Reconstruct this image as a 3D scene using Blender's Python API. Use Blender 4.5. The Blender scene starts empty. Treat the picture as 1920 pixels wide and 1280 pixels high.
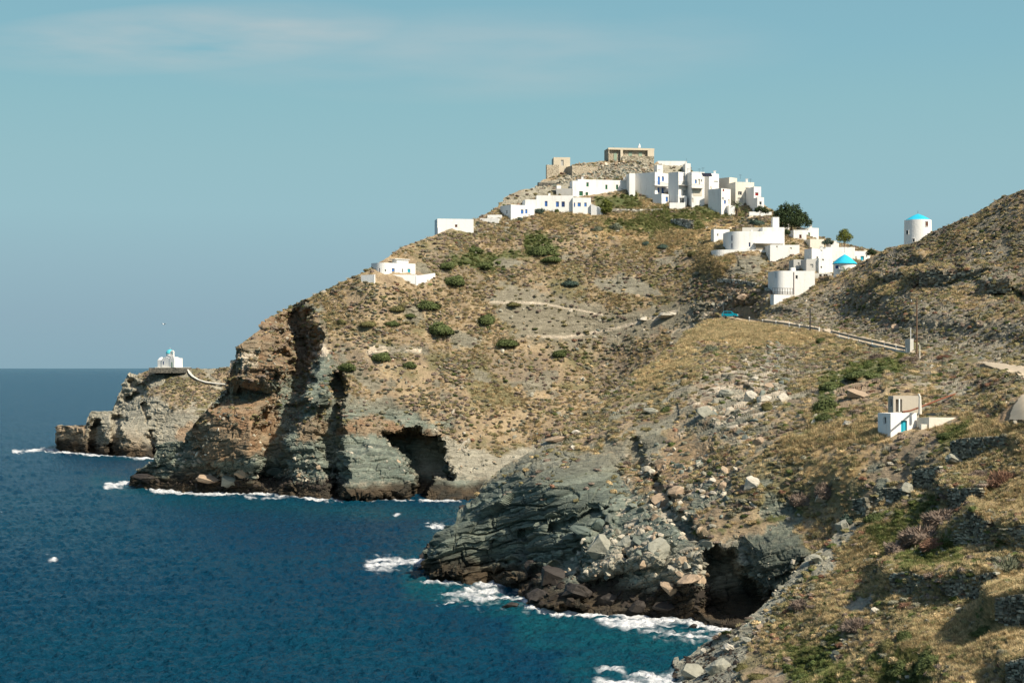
import bpy, bmesh, math, random
import numpy as np
from mathutils import Vector, Matrix

# ------------------------------------------------------------------ camera, sky, sun, exposure
F = 3200.0        # focal length in photo pixels (60 mm on a 36 mm sensor, photo 1920 wide)
CX, HZ = 960.0, 690.0   # principal column, horizon row
H = 30.0          # camera height above the sea
sc = bpy.context.scene
cam_d = bpy.data.cameras.new('camera'); cam = bpy.data.objects.new('camera', cam_d)
sc.collection.objects.link(cam); sc.camera = cam
cam.location = (0, 0, H); cam.rotation_euler = (math.pi/2, 0, 0)
cam_d.lens = 60.0; cam_d.sensor_width = 36.0; cam_d.shift_y = 50.0/1920.0
cam_d.clip_start = 1.0; cam_d.clip_end = 200000.0

SUN_AZ, SUN_EL = math.radians(48), math.radians(44)     # to the right of and behind the camera
sun_dir = Vector((math.sin(SUN_AZ)*math.cos(SUN_EL), -math.cos(SUN_AZ)*math.cos(SUN_EL), math.sin(SUN_EL)))
sd = bpy.data.lights.new('sun', 'SUN'); sd.energy = 5.0; sd.angle = math.radians(0.5); sd.color = (1.0, 0.92, 0.78)
so = bpy.data.objects.new('sun', sd); sc.collection.objects.link(so)
so.rotation_euler = sun_dir.to_track_quat('Z', 'Y').to_euler(); so.location = (0, 0, 200)

w = bpy.data.worlds.new('World'); sc.world = w; w.use_nodes = True
nt = w.node_tree; nt.nodes.clear()
def N(nt, t, **kw):
    n = nt.nodes.new(t)
    for k, v in kw.items():
        if k.startswith('i_'):
            n.inputs[k[2:].replace('_', ' ')].default_value = v
        else: setattr(n, k, v)
    return n
L = nt.links.new
out = N(nt, 'ShaderNodeOutputWorld'); bg = N(nt, 'ShaderNodeBackground'); bg.inputs[1].default_value = 0.12
sky = N(nt, 'ShaderNodeTexSky'); sky.sky_type = 'NISHITA'; sky.sun_disc = False
sky.sun_elevation = SUN_EL
sky.sun_rotation = math.atan2(sun_dir.x, sun_dir.y)
sky.air_density = 1.0; sky.dust_density = 1.6; sky.ozone_density = 1.0
tint = N(nt, 'ShaderNodeMix', data_type='RGBA', blend_type='MULTIPLY'); tint.inputs[0].default_value = 1.0
geo = N(nt, 'ShaderNodeTexCoord'); sep = N(nt, 'ShaderNodeSeparateXYZ')
L(geo.outputs['Generated'], sep.inputs[0])
ramp = N(nt, 'ShaderNodeValToRGB'); L(sep.outputs[2], ramp.inputs[0])
cr = ramp.color_ramp
def lin(c): return tuple(((v/255+0.055)/1.055)**2.4 if v > 10 else v/255/12.92 for v in c)
# clear summer air low over the horizon, blending into the physical sky overhead
SKY_STOPS = [(0.0, (138,170,184)), (0.03, (144,174,188)), (0.06, (149,182,194)), (0.09, (152,190,200)), (0.122, (149,190,199)), (0.153, (143,188,198)), (0.184, (136,184,198)), (0.215, (132,180,196)), (1.0, (120,168,190))]
cr.elements[0].position = SKY_STOPS[0][0]; cr.elements[0].color = (*lin(SKY_STOPS[0][1]), 1)
cr.elements[1].position = SKY_STOPS[-1][0]; cr.elements[1].color = (*lin(SKY_STOPS[-1][1]), 1)
for p_, c_ in SKY_STOPS[1:-1]:
    e = cr.elements.new(p_); e.color = (*lin(c_), 1)
sc_ = N(nt, 'ShaderNodeVectorMath', operation='SCALE'); sc_.inputs['Scale'].default_value = 1.0/0.12/2**0.28; L(ramp.outputs[0], sc_.inputs[0])
mr = N(nt, 'ShaderNodeMapRange'); mr.inputs['From Min'].default_value = 0.22; mr.inputs['From Max'].default_value = 0.6; L(sep.outputs[2], mr.inputs[0])
L(mr.outputs[0], tint.inputs[0]); L(sc_.outputs[0], tint.inputs[6]); L(sky.outputs[0], tint.inputs[7]); tint.blend_type = 'MIX'
# thin high cloud, upper left: long streaks over a soft patch of the sky
mapg = N(nt, 'ShaderNodeMapping'); mapg.inputs['Scale'].default_value = (5.5, 5.5, 34.0); mapg.inputs['Rotation'].default_value = (0, math.radians(-7), 0)
L(geo.outputs['Generated'], mapg.inputs[0])
cn = N(nt, 'ShaderNodeTexNoise'); cn.inputs['Scale'].default_value = 1.6; cn.inputs['Detail'].default_value = 5; cn.inputs['Roughness'].default_value = 0.5
L(mapg.outputs[0], cn.inputs[0])
def mathn(nt, op, a, b=None, c=None, clamp=False):
    m = N(nt, 'ShaderNodeMath', operation=op); m.use_clamp = clamp
    for i, x in enumerate((a, b, c)):
        if x is None: continue
        if isinstance(x, (int, float)): m.inputs[i].default_value = x
        else: nt.links.new(x, m.inputs[i])
    return m.outputs[0]
def blob(cx, cz, rx, rz, slope=0.0):
    dx = mathn(nt, 'SUBTRACT', sep.outputs[0], cx)
    dz = mathn(nt, 'SUBTRACT', sep.outputs[2], cz)
    dz = mathn(nt, 'SUBTRACT', dz, mathn(nt, 'MULTIPLY', dx, slope))
    a = mathn(nt, 'POWER', mathn(nt, 'ABSOLUTE', mathn(nt, 'DIVIDE', dx, rx)), 2.0)
    b = mathn(nt, 'POWER', mathn(nt, 'ABSOLUTE', mathn(nt, 'DIVIDE', dz, rz)), 2.0)
    return mathn(nt, 'SUBTRACT', 1.0, mathn(nt, 'ADD', a, b), clamp=True)
mk = mathn(nt, 'ADD', blob(-0.19, 0.186, 0.13, 0.020, 0.10), mathn(nt, 'MULTIPLY', blob(-0.02, 0.180, 0.20, 0.028, 0.02), 0.45))
rn = N(nt, 'ShaderNodeMapRange'); rn.inputs['From Min'].default_value = 0.30; rn.inputs['From Max'].default_value = 0.72; L(cn.outputs[0], rn.inputs[0])
fac = mathn(nt, 'MULTIPLY', mathn(nt, 'MULTIPLY', mk, rn.outputs[0]), 0.62, clamp=True)
cm = N(nt, 'ShaderNodeMix', data_type='RGBA'); L(fac, cm.inputs[0]); L(tint.outputs[2], cm.inputs[6]); cm.inputs[7].default_value = (4.35, 4.25, 4.1, 1)
L(cm.outputs[2], bg.inputs[0]); L(bg.outputs[0], out.inputs[0])

sc.view_settings.view_transform = 'Standard'; sc.view_settings.look = 'None'
sc.view_settings.exposure = 0.28; sc.view_settings.gamma = 1.0
sc.cycles.max_bounces = 4; sc.cycles.diffuse_bounces = 2; sc.cycles.glossy_bounces = 2; sc.cycles.transparent_max_bounces = 4

# ------------------------------------------------------------------ helpers
rng = np.random.default_rng(7); random.seed(7)
COL = sc.collection
def link(o, parent=None):
    COL.objects.link(o)
    if parent is not None: o.parent = parent
    return o
def tag(o, label=None, cat=None, group=None, kind=None):
    if label: o['label'] = label
    if cat: o['category'] = cat
    if group: o['group'] = group
    if kind: o['kind'] = kind
    return o
def empty(name, loc, label=None, cat=None, group=None, rz=0.0):
    o = bpy.data.objects.new(name, None); o.empty_display_size = 0.5
    o.location = loc; o.rotation_euler = (0, 0, rz); COL.objects.link(o)
    return tag(o, label, cat, group)
def W(px, py, d):
    return Vector((d*(px-CX)/F, d, H + d*(HZ-py)/F))
def hashf(ix, iy, iz, seed=0):
    with np.errstate(over='ignore'):
        h = (ix.astype(np.int64).astype(np.uint32)*np.uint32(374761393) + iy.astype(np.int64).astype(np.uint32)*np.uint32(668265263)
             + iz.astype(np.int64).astype(np.uint32)*np.uint32(2246822519) + np.uint32((seed*3266489917+12345) & 0xffffffff))
        h = (h ^ (h >> np.uint32(13)))*np.uint32(1274126177)
        h = (h ^ (h >> np.uint32(16)))*np.uint32(2654435761)
        h = h ^ (h >> np.uint32(15))
    return h.astype(np.float64)/4294967295.0
def vnoise(P, scale=1.0, seed=0):
    """smooth value noise in -1..1, P is (n,3) or (n,2)"""
    x = P[:, 0]/scale; y = P[:, 1]/scale; z = P[:, 2]/scale if P.shape[1] > 2 else np.zeros(len(P))+0.5
    xi, yi, zi = np.floor(x), np.floor(y), np.floor(z)
    fx, fy, fz = x-xi, y-yi, z-zi
    fx = fx*fx*fx*(fx*(fx*6-15)+10); fy = fy*fy*fy*(fy*(fy*6-15)+10); fz = fz*fz*fz*(fz*(fz*6-15)+10)
    def h(a, b, c): return hashf(xi+a, yi+b, zi+c, seed)
    if P.shape[1] > 2:
        v0 = (h(0,0,0)*(1-fx)+h(1,0,0)*fx)*(1-fy)+(h(0,1,0)*(1-fx)+h(1,1,0)*fx)*fy
        v1 = (h(0,0,1)*(1-fx)+h(1,0,1)*fx)*(1-fy)+(h(0,1,1)*(1-fx)+h(1,1,1)*fx)*fy
        return (v0*(1-fz)+v1*fz)*2-1
    return ((h(0,0,0)*(1-fx)+h(1,0,0)*fx)*(1-fy)+(h(0,1,0)*(1-fx)+h(1,1,0)*fx)*fy)*2-1
def fbm(P, scale, octaves=4, seed=0, gain=0.5):
    s = np.zeros(len(P)); a = 1.0; t = 0
    for o in range(octaves):
        s += a*vnoise(P, scale/(2.03**o), seed+17*o); t += a; a *= gain
    return s/t*1.4
def sstep(a, b, x):
    t = np.clip((x-a)/(b-a), 0, 1); return t*t*(3-2*t)
def seg_dist(px, py, poly, closed=False):
    pts = np.array(poly, float); n = len(pts); best = np.full(px.shape, 1e9)
    for i in range(n if closed else n-1):
        a = pts[i]; b = pts[(i+1) % n]; ab = b-a
        t = np.clip(((px-a[0])*ab[0]+(py-a[1])*ab[1])/max(ab@ab, 1e-9), 0, 1)
        best = np.minimum(best, np.hypot(px-a[0]-t*ab[0], py-a[1]-t*ab[1]))
    return best
def poly_sd(px, py, poly):
    """signed distance in pixels, positive inside"""
    pts = np.array(poly, float); n = len(pts); ins = np.zeros(px.shape, bool)
    for i in range(n):
        x0, y0 = pts[i]; x1, y1 = pts[(i+1) % n]
        c = ((y0 > py) != (y1 > py))
        with np.errstate(divide='ignore', invalid='ignore'):
            ins ^= c & (px < (x1-x0)*(py-y0)/(y1-y0+1e-12)+x0)
    d = seg_dist(px, py, poly, True)
    return np.where(ins, d, -d)
class RBF:
    def __init__(s, pts):
        P = np.array(pts, float); s.c = P[:, :2]/100.0; z = np.log(P[:, 2]); n = len(P)
        K = s.k(np.linalg.norm(s.c[:, None]-s.c[None], axis=2)) + np.eye(n)*2e-2
        A = np.zeros((n+3, n+3)); A[:n, :n] = K; A[:n, n] = 1; A[:n, n+1:] = s.c; A[n, :n] = 1; A[n+1:, :n] = s.c.T
        s.w = np.linalg.solve(A, np.r_[z, 0, 0, 0])
    def k(s, r): return r*r*np.log(r+1e-9)
    def __call__(s, px, py):
        q = np.stack([np.ravel(px), np.ravel(py)], 1)/100.0; n = len(s.c); o = s.w[n]+q@s.w[n+1:]
        for i in range(n): o = o+s.w[i]*s.k(np.hypot(q[:, 0]-s.c[i, 0], q[:, 1]-s.c[i, 1]))
        return np.exp(o).reshape(np.shape(px))
def mesh_from(name, V, Fc, mat=None, parent=None, smooth=False):
    me = bpy.data.meshes.new(name)
    V = np.asarray(V, np.float32); Fc = np.asarray(Fc, np.int32)
    me.vertices.add(len(V)); me.vertices.foreach_set('co', V.ravel())
    k = Fc.shape[1]; me.loops.add(Fc.size); me.loops.foreach_set('vertex_index', Fc.ravel())
    me.polygons.add(len(Fc)); me.polygons.foreach_set('loop_start', np.arange(0, Fc.size, k, dtype=np.int32))
    me.polygons.foreach_set('use_smooth', np.full(len(Fc), smooth))
    me.update(calc_edges=True)
    if mat: me.materials.append(mat)
    o = bpy.data.objects.new(name, me); link(o, parent)
    return o
def set_col(me, name, C):
    a = me.attributes.new(name, 'FLOAT_COLOR', 'POINT')
    C4 = np.ones((len(C), 4), np.float32); C4[:, :3] = C; a.data.foreach_set('color', C4.ravel())
def set_flt(me, name, v):
    a = me.attributes.new(name, 'FLOAT', 'POINT'); a.data.foreach_set('value', np.asarray(v, np.float32))

# ------------------------------------------------------------------ materials
def new_mat(name):
    m = bpy.data.materials.new(name); m.use_nodes = True; t = m.node_tree
    b = t.nodes['Principled BSDF']; b.inputs['Specular IOR Level'].default_value = 0.2
    return m, t, b
def terrain_material():
    m, t, b = new_mat('terrain_surface'); l = t.links.new
    at = N(t, 'ShaderNodeAttribute', attribute_name='albedo'); rk = N(t, 'ShaderNodeAttribute', attribute_name='rock')
    g = N(t, 'ShaderNodeNewGeometry')
    n1 = N(t, 'ShaderNodeTexNoise'); n1.inputs['Scale'].default_value = 1.7; n1.inputs['Detail'].default_value = 7; n1.inputs['Roughness'].default_value = 0.7
    l(g.outputs['Position'], n1.inputs[0])
    mp = N(t, 'ShaderNodeMapping'); mp.inputs['Scale'].default_value = (0.5, 0.5, 3.4); mp.inputs['Rotation'].default_value = (0.05, 0.22, 0)
    l(g.outputs['Position'], mp.inputs[0])
    n2 = N(t, 'ShaderNodeTexNoise'); n2.inputs['Scale'].default_value = 1.3; n2.inputs['Detail'].default_value = 5; n2.inputs['Roughness'].default_value = 0.65
    l(mp.outputs[0], n2.inputs[0])
    v = mathn(t, 'MULTIPLY_ADD', n1.outputs[0], 1.5, 0.25)
    v2 = mathn(t, 'MULTIPLY_ADD', n2.outputs[0], 1.6, 0.2)
    mixv = N(t, 'ShaderNodeMix', data_type='FLOAT'); l(rk.outputs['Fac'], mixv.inputs[0]); l(v, mixv.inputs[2]); l(v2, mixv.inputs[3])
    hsv = N(t, 'ShaderNodeHueSaturation'); l(at.outputs['Color'], hsv.inputs['Color']); l(mixv.outputs[0], hsv.inputs['Value'])
    l(hsv.outputs[0], b.inputs['Base Color']); b.inputs['Roughness'].default_value = 0.92
    hh = mathn(t, 'MULTIPLY', mathn(t, 'ADD', n2.outputs[0], mathn(t, 'MULTIPLY', n1.outputs[0], 0.6)), 1.0)
    bp = N(t, 'ShaderNodeBump'); bp.inputs['Strength'].default_value = 0.9; bp.inputs['Distance'].default_value = 0.55
    l(hh, bp.inputs['Height']); l(bp.outputs[0], b.inputs['Normal'])
    return m
M_TERR = terrain_material()

# ------------------------------------------------------------------ terrain layout (points surveyed from the photo: column, row, distance in m)
def sea_d(py): return H*F/(np.asarray(py, float)-HZ)
def wl(pts): return [(x, y, float(sea_d(y))) for x, y in pts]
LAY = {}
LAY['headland'] = dict(
  top=[(108,798),(112,795),(158,796),(163,775),(172,770),(212,770),(218,745),(232,712),(262,698),(284,693),(350,692),(400,690),(440,688),(500,690)],
  bot=[(108,843),(150,848),(200,852),(240,856),(300,858),(360,862),(500,870)],
  d=wl([(108,843),(160,848),(230,855),(300,858),(360,862),(460,868)])+[(108,797,622),(160,797,612),(172,771,614),(214,771,610),(232,712,615),(285,692,612),(350,692,605),(430,690,600),
   (500,690,596),(300,745,592),(300,790,584),(400,740,590),(300,718,600),(400,800,575),(460,860,560),(220,800,590)])
LAY['castle_hill'] = dict(
  top=[(245,893),(262,880),(292,862),(297,838),(312,829),(345,828),(362,795),(392,760),(420,735),(430,722),(437,700),(438,660),(450,640),(480,619),(515,590),(545,575),(600,545),(640,528),(680,510),
       (712,492),(745,468),(762,462),(792,450),(815,440),(850,425),(900,408),(925,395),(945,372),(975,356),(1005,352),(1012,340),(1030,332),(1060,322),(1072,308),(1130,302),(1230,306),(1258,303),(1288,306),(1300,325),
       (1345,345),(1400,365),(1430,385),(1460,402),(1500,425),(1530,440),(1560,452),(1620,466),(1660,470),(1740,476)],
  bot=[(245,912),(300,918),(390,922),(470,925),(560,932),(640,936),(700,935),(770,933),(850,935),(900,935),(940,900),(1000,885),(1060,835),(1150,790),(1240,720),(1330,650),(1400,630),(1440,610),(1540,580),(1640,520),(1740,490)],
  d=wl([(245,912),(300,918),(390,922),(470,925),(560,932),(640,936),(700,935),(770,933),(850,935),(900,935)])+[
   (300,850,427),(345,830,424),(400,760,417),(440,700,419),(437,650,423),(480,620,426),(545,575,436),(600,545,440),(680,510,440),(750,468,452),(815,440,462),(900,410,478),(960,370,490),(1010,335,505),(1080,310,512),
   (1180,308,512),(1260,320,510),(1300,330,508),(1350,345,500),(1400,365,490),(1440,395,480),(1500,430,465),(1560,455,455),(1640,470,450),(1740,475,450),
   (500,860,405),(500,780,412),(500,720,418),(560,640,425),(620,880,398),(620,780,405),(700,860,400),(700,780,408),(700,700,418),(700,620,428),(700,540,434),
   (850,860,404),(850,780,412),(850,700,424),(850,600,438),(850,500,452),(850,450,460),(1000,830,412),(1000,760,422),(1000,680,434),(1000,580,444),(1000,500,456),(1000,430,474),(1000,400,482),(1060,360,495),
   (1150,740,425),(1150,660,438),(1150,560,446),(1150,480,460),(1150,400,483),(1200,380,488),(1300,640,425),(1300,580,432),(1300,500,446),(1300,430,468),(1300,395,482),(1380,405,480),(1340,487,437),(1440,487,433),(1500,489,430),(1470,525,421),(1367,478,438),(1445,520,424),(1350,530,431),(1450,578,400),(1455,553,405),(1440,540,410),
   (1400,600,410),(1400,540,420),(1400,480,434),(1400,440,452),(1500,570,402),(1500,500,415),(1500,460,436),(1600,500,415),(1600,475,432),(1700,480,430),(950,890,400),(1050,840,404),(1240,720,415)])
LAY['near_hill'] = dict(
  top=[(798,1040),(802,1020),(815,1003),(832,985),(852,978),(858,952),(870,945),(888,930),(903,905),(930,885),(958,866),(985,852),(1003,842),(1012,824),(1040,816),(1060,805),(1085,785),(1115,755),(1160,725),(1200,694),(1230,672),
       (1262,650),(1285,628),(1310,606),(1335,596),(1375,594),(1405,600),(1422,597),(1432,580),(1470,563),(1520,545),(1560,522),(1600,500),(1635,482),(1662,464),(1700,461),(1725,452),(1745,438),(1775,424),(1815,408),(1850,388),(1880,370),(1920,356),(1990,328)],
  bot=[(798,1080),(850,1088),(900,1086),(940,1086),(972,1096),(985,1128),(1010,1138),(1060,1142),(1120,1146),(1200,1152),(1290,1157),(1340,1170),(1400,1185),(1440,1185),(1500,1150),(1600,1060),(1700,990),(1800,925),(1900,885),(1990,860)],
  d=wl([(798,1080),(850,1088),(900,1086),(940,1086),(985,1130),(1040,1141),(1100,1146),(1200,1152),(1290,1157),(1340,1170),(1400,1185)])+[
   (1440,1130,200),(1500,1060,199),(1600,980,197),(1700,910,193),(1800,850,188),(1900,830,186),(1500,1150,197),(1700,990,190),(1900,885,180),(1990,860,177),
   (802,1030,246),(830,990,248),(870,948,250),(900,905,252),(960,866,253),(1010,828,257),(1100,768,270),(1200,694,292),(1260,650,312),(1310,607,350),(1350,596,378),(1420,600,378),(1440,572,383),(1530,540,385),
   (1640,475,378),(1750,436,360),(1850,386,345),(1920,357,335),(1990,330,328),(900,1000,244),(1000,1000,237),(960,1045,241),(1000,900,240),(1080,860,243),(1100,950,231),(1100,1050,221),(1160,880,238),(1200,1000,216),(1200,1080,211),
   (1300,1080,204),(1300,1000,209),(1300,900,222),(1300,800,240),(1300,700,265),(1150,800,250),(1400,1000,206),(1400,900,212),(1400,800,230),(1400,700,262),(1400,640,300),(1500,950,206),(1500,850,211),(1500,750,236),
   (1500,680,272),(1500,630,320),(1600,900,199),(1600,820,208),(1600,740,228),(1600,680,257),(1600,637,300),(1700,880,196),(1690,817,202),(1700,760,218),(1700,700,235),(1700,662,265),(1820,760,208),(1820,690,232),
   (1920,800,187),(1920,740,195),(1920,705,212),(1560,600,345),(1560,560,368),(1700,600,290),(1700,540,325),(1700,490,352),(1820,640,255),(1820,560,290),(1820,480,320),(1920,640,240),(1920,540,280),(1920,440,312)])
LAY['near_slope'] = dict(
  top=[(1262,1244),(1275,1236),(1292,1228),(1312,1208),(1332,1200),(1352,1192),(1378,1178),(1410,1150),(1445,1115),(1480,1078),(1520,1040),(1570,1000),(1620,968),(1680,938),(1730,902),(1775,872),(1810,850),(1835,832),(1885,820),(1920,812),(1990,790)],
  bot=[(1262,1262),(1266,1300),(1275,1320),(1990,1320)],
  d=[(1262,1262,168),(1262,1244,171),(1300,1300,158)]+[(x_, y_, q_*48.7/((y_-690)/3200+0.55*(x_-960)/3200+0.06)) for x_, y_, q_ in
   [(1400,1300,1),(1500,1300,1),(1600,1300,1),(1700,1300,1.02),(1800,1300,.98),(1920,1300,1),(1990,1300,1),(1330,1205,1),(1375,1182,.99),(1445,1115,.98),(1520,1040,.96),(1620,965,.955),(1730,900,.955),(1830,834,.95),
    (1900,818,.94),(1990,790,.94),(1400,1220,1.01),(1500,1200,1.02),(1500,1120,.99),(1600,1200,1),(1600,1080,1.0),(1700,1200,.99),(1700,1050,.99),(1800,1050,.99),(1800,1180,1.01),(1800,920,.97),(1900,1200,.98),(1900,1050,1.0),(1900,920,.97),(1990,1050,1),(1990,1200,1),(1700,960,.97)]])
for k_ in LAY: LAY[k_]['rbf'] = RBF(LAY[k_]['d'])

WALLS = {'near_slope': [
 [(1783,826,852),(1802,820,850),(1842,817,846),(1890,816,834)], [(1712,880,908),(1738,874,912),(1760,872,900)], [(1778,914,926),(1796,912,952),(1836,914,926)], [(1784,1002,1014),(1822,958,1018),(1850,974,1012)],
 [(1670,1074,1100),(1702,1068,1116),(1742,1082,1104)], [(1774,1088,1102),(1802,1078,1114),(1832,1075,1114),(1862,1070,1106)], [(1868,1120,1150),(1900,1112,1168),(1950,1106,1180)], [(1890,990,1008),(1912,982,1022),(1950,978,1036)],
 [(1655,914,920),(1672,914,940),(1696,916,930)], [(1888,1240,1268),(1925,1228,1292),(1960,1226,1296)], [(1600,935,945),(1622,930,965)]],
 'near_hill': [[(1702,490,498),(1726,479,493)], [(1724,514,530),(1745,504,537),(1778,509,529)], [(1785,514,526),(1815,506,521),(1852,503,513)], [(1656,517,529),(1686,509,522)], [(1852,528,545),(1888,521,543)]]}
def wall_depth(layer, w):
    x0, xm, x1 = w[0][0], (w[0][0]+w[-1][0])/2, w[-1][0]; yb = np.interp(xm, [p[0] for p in w], [p[2] for p in w])
    d0 = float(LAY[layer]['rbf'](np.array([xm]), np.array([yb]))[0]); k0 = (xm-CX)/F
    return lambda px: d0*(k0+.75)/((px-CX)/F+.75)
def terraces(name, px, py, D):
    for w in WALLS.get(name, []):
        xs_ = [p[0] for p in w]; yt = np.interp(px, xs_, [p[1] for p in w]); yb = np.interp(px, xs_, [p[2] for p in w]); up, dn = (34, 26) if name == 'near_slope' else (16, 12)
        wx = sstep(xs_[0]-26, xs_[0]-2, px)*(1-sstep(xs_[-1]+2, xs_[-1]+26, px))
        wy = np.where(py < yt, 1-sstep(0, up, yt-py), np.where(py > yb, 1-sstep(0, dn, py-yb), 1.0)); T = wall_depth(name, w)(px)
        D = D*(1-wx*wy)+T*wx*wy
    return D
# big relief: (layer, kind, shape, width px, metres pushed away from the viewer)
GULLY = [(548,592),(566,640),(556,700),(535,760),(505,820),(512,880)]
GULLY2 = [(632,715),(628,745),(612,790),(622,850),(630,900)]
CAVE = [(726,814),(770,805),(818,815),(824,842),(852,880),(845,897),(815,890),(800,937),(770,937),(775,895),(752,855)]
CAVE2 = [(1322,1068),(1338,1028),(1372,1036),(1402,1080),(1432,1130),(1410,1160),(1350,1158),(1318,1140)]
def relief(name, px, py):
    r = np.zeros(px.shape)
    wv = 6*vnoise(np.stack([px.ravel(), py.ravel()], 1), 23, 5).reshape(px.shape)+4*vnoise(np.stack([px.ravel(), py.ravel()], 1), 9, 6).reshape(px.shape)
    def blobp(poly, depth, soft=6): return depth*sstep(-soft, soft, poly_sd(px, py, poly)+wv*0.8)
    def groove(pl, wd, depth): return depth*(1-sstep(0.35*wd, wd, seg_dist(px, py, pl)+wv))
    if name == 'castle_hill':
        r += groove(GULLY, 40, 13); r += groove(GULLY2, 26, 9)
        r += blobp(CAVE, 15, 5)
        r += groove([(558,720),(560,640),(548,600),(556,588)], 16, 6)
        # overhang under the big left block, ochre bulge, foot ledges
        r += blobp([(420,722),(500,726),(520,740),(470,760),(400,765)], 6, 12)
        r -= blobp([(372,780),(420,750),(480,760),(488,830),(470,865),(390,870),(362,830)], 4, 22)
        r -= blobp([(440,640),(520,610),(526,700),(500,725),(438,718)], 6, 10)
        r -= blobp([(640,850),(700,832),(750,855),(778,900),(770,932),(640,935),(620,890)], 7, 12)
        r -= blobp([(575,690),(612,660),(628,700),(600,760),(560,770)], 5, 10)
        r += blobp([(618,915),(632,870),(640,880),(640,935),(618,935)], 6, 4)
        r += 2.5*sstep(-8, 8, (py-np.interp(px, [480, 560, 640, 720, 780, 850], [872, 868, 850, 815, 800, 850])))*sstep(640, 560, px)
    if name == 'headland':
        r += groove([(180,800),(176,850)], 10, 8); r += groove([(222,790),(215,850)], 14, 8); r += groove([(268,760),(290,850)], 7, 4)
        r -= blobp([(108,796),(160,796),(164,846),(108,846)], 3, 4)
        r += groove([(250,720),(265,735),(240,750)], 9, 5)
    if name == 'near_hill':
        r += blobp(CAVE2, 7, 12)
        r -= blobp([(1400,1010),(1500,1010),(1520,1040),(1490,1080),(1440,1100),(1410,1060)], 3, 18)
        r += groove([(1195,830),(1190,860),(1205,885)], 22, 2.2)
        r += groove([(1230,905),(1250,960),(1310,1010)], 18, 3)
        r -= blobp([(820,1000),(880,950),(1000,868),(1140,860),(1160,950),(1100,1010),(1000,1070),(870,1095),(790,1085)], 3.5, 22)
        r += blobp([(805,1078),(960,1052),(1000,1052),(980,1090),(880,1092)], -2, 4)
        r += groove([(975,1000),(1050,985),(1140,950)], 5, 1.5)
        r -= blobp([(1090,1010),(1150,990),(1180,1060),(1100,1080)], 4, 7)
        r -= blobp([(1180,1000),(1230,1000),(1240,1050),(1180,1070)], 3, 6)
        r -= blobp([(1010,1080),(1080,1070),(1100,1140),(1000,1140)], 4, 8)
        r += blobp([(1290,735),(1330,700),(1400,720),(1420,760),(1350,790)], 3, 8)
        # rock cut above the road
        cut = np.interp(px, [1430, 1560, 1640, 1700, 1800, 1920], [592, 622, 640, 655, 668, 690])
        hgt = np.interp(px, [1430, 1500, 1600, 1700, 1800, 1920], [10, 26, 70, 60, 48, 60])
        u = (cut-py)/hgt
        r += 9*sstep(0.02, 0.22, u)*(1-sstep(0.55, 1.5, u))*sstep(1425, 1480, px)
        r += groove([(1740,500),(1770,515),(1800,505)], 9, 5); r += groove([(1870,555),(1895,545),(1920,560)], 11, 5)
    if name == 'near_slope':
        r += 0.0
    return r
def dist(name, px, py, rel=True):
    px = np.atleast_1d(np.asarray(px, float)); py = np.atleast_1d(np.asarray(py, float))
    d = terraces(name, px, py, LAY[name]['rbf'](px, py))
    if rel: d = d+relief(name, px, py)
    return d
def gd(name, px, py): return float(dist(name, px, py)[0])
# ------------------------------------------------------------------ rock texture in world space
def frame(n):
    n = np.array(n, float); n /= np.linalg.norm(n)
    u = np.cross([0, 1, 0.1], n); u /= np.linalg.norm(u); v = np.cross(n, u)
    return n, u, v
def blocks(P, nrm, s, Lx, seed, warp=0.35, wscale=17.0):
    """bedded, jointed rock: block value 0..1, joint factor 0 (crack) .. 1, bed value"""
    n, u, v = frame(nrm)
    h = P@n; h = h+warp*s*2.0*fbm(P, wscale, 3, seed)
    h = h/s; h = h+0.35*vnoise(P, s*1.7, seed+1)
    k = np.floor(h); fk = h-k
    a = (P@u)/Lx+7.3*hashf(k, k*0, k*0, seed+2)+0.35*vnoise(P, Lx*0.6, seed+3)
    b = (P@v)/(Lx*1.3)+5.1*hashf(k, k*0+1, k*0, seed+4)+0.35*vnoise(P, Lx*0.6, seed+5)
    i = np.floor(a); j = np.floor(b); fa = a-i; fb = b-j
    val = hashf(k, i, j, seed+6)
    e = np.minimum(np.minimum(fk, 1-fk)*s, np.minimum(np.minimum(fa, 1-fa)*Lx, np.minimum(fb, 1-fb)*Lx*1.3))
    return val, sstep(0.0, 0.09*s+0.04, e), hashf(k, k*0, k*0, seed+8)
def rock_disp(P, nrm, big, seed):
    v1, c1, b1 = blocks(P, nrm, 2.6*big, 6.5*big, seed)
    v2, c2, b2 = blocks(P, nrm, 0.95*big, 2.6*big, seed+50)
    v3, c3, b3 = blocks(P, nrm, 0.38*big, 1.1*big, seed+90, 0.5, 6.0)
    d = (v1-0.5)*1.9*big+(b1-0.5)*1.1*big-(1-c1)*0.55*big+(v2-0.5)*0.85*big-(1-c2)*0.28*big+(b2-0.5)*0.35*big+(v3-0.5)*0.30*big-(1-c3)*0.08*big
    d += 0.9*big*fbm(P, 9*big, 3, seed+30)
    return d, v2, b2, b3, c1*c2, v3
def mixc(a, b, t):
    t = np.clip(t, 0, 1)[:, None]; return a*(1-t)+b*t
def C(*c): return np.array(c, float)[None, :]

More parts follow.
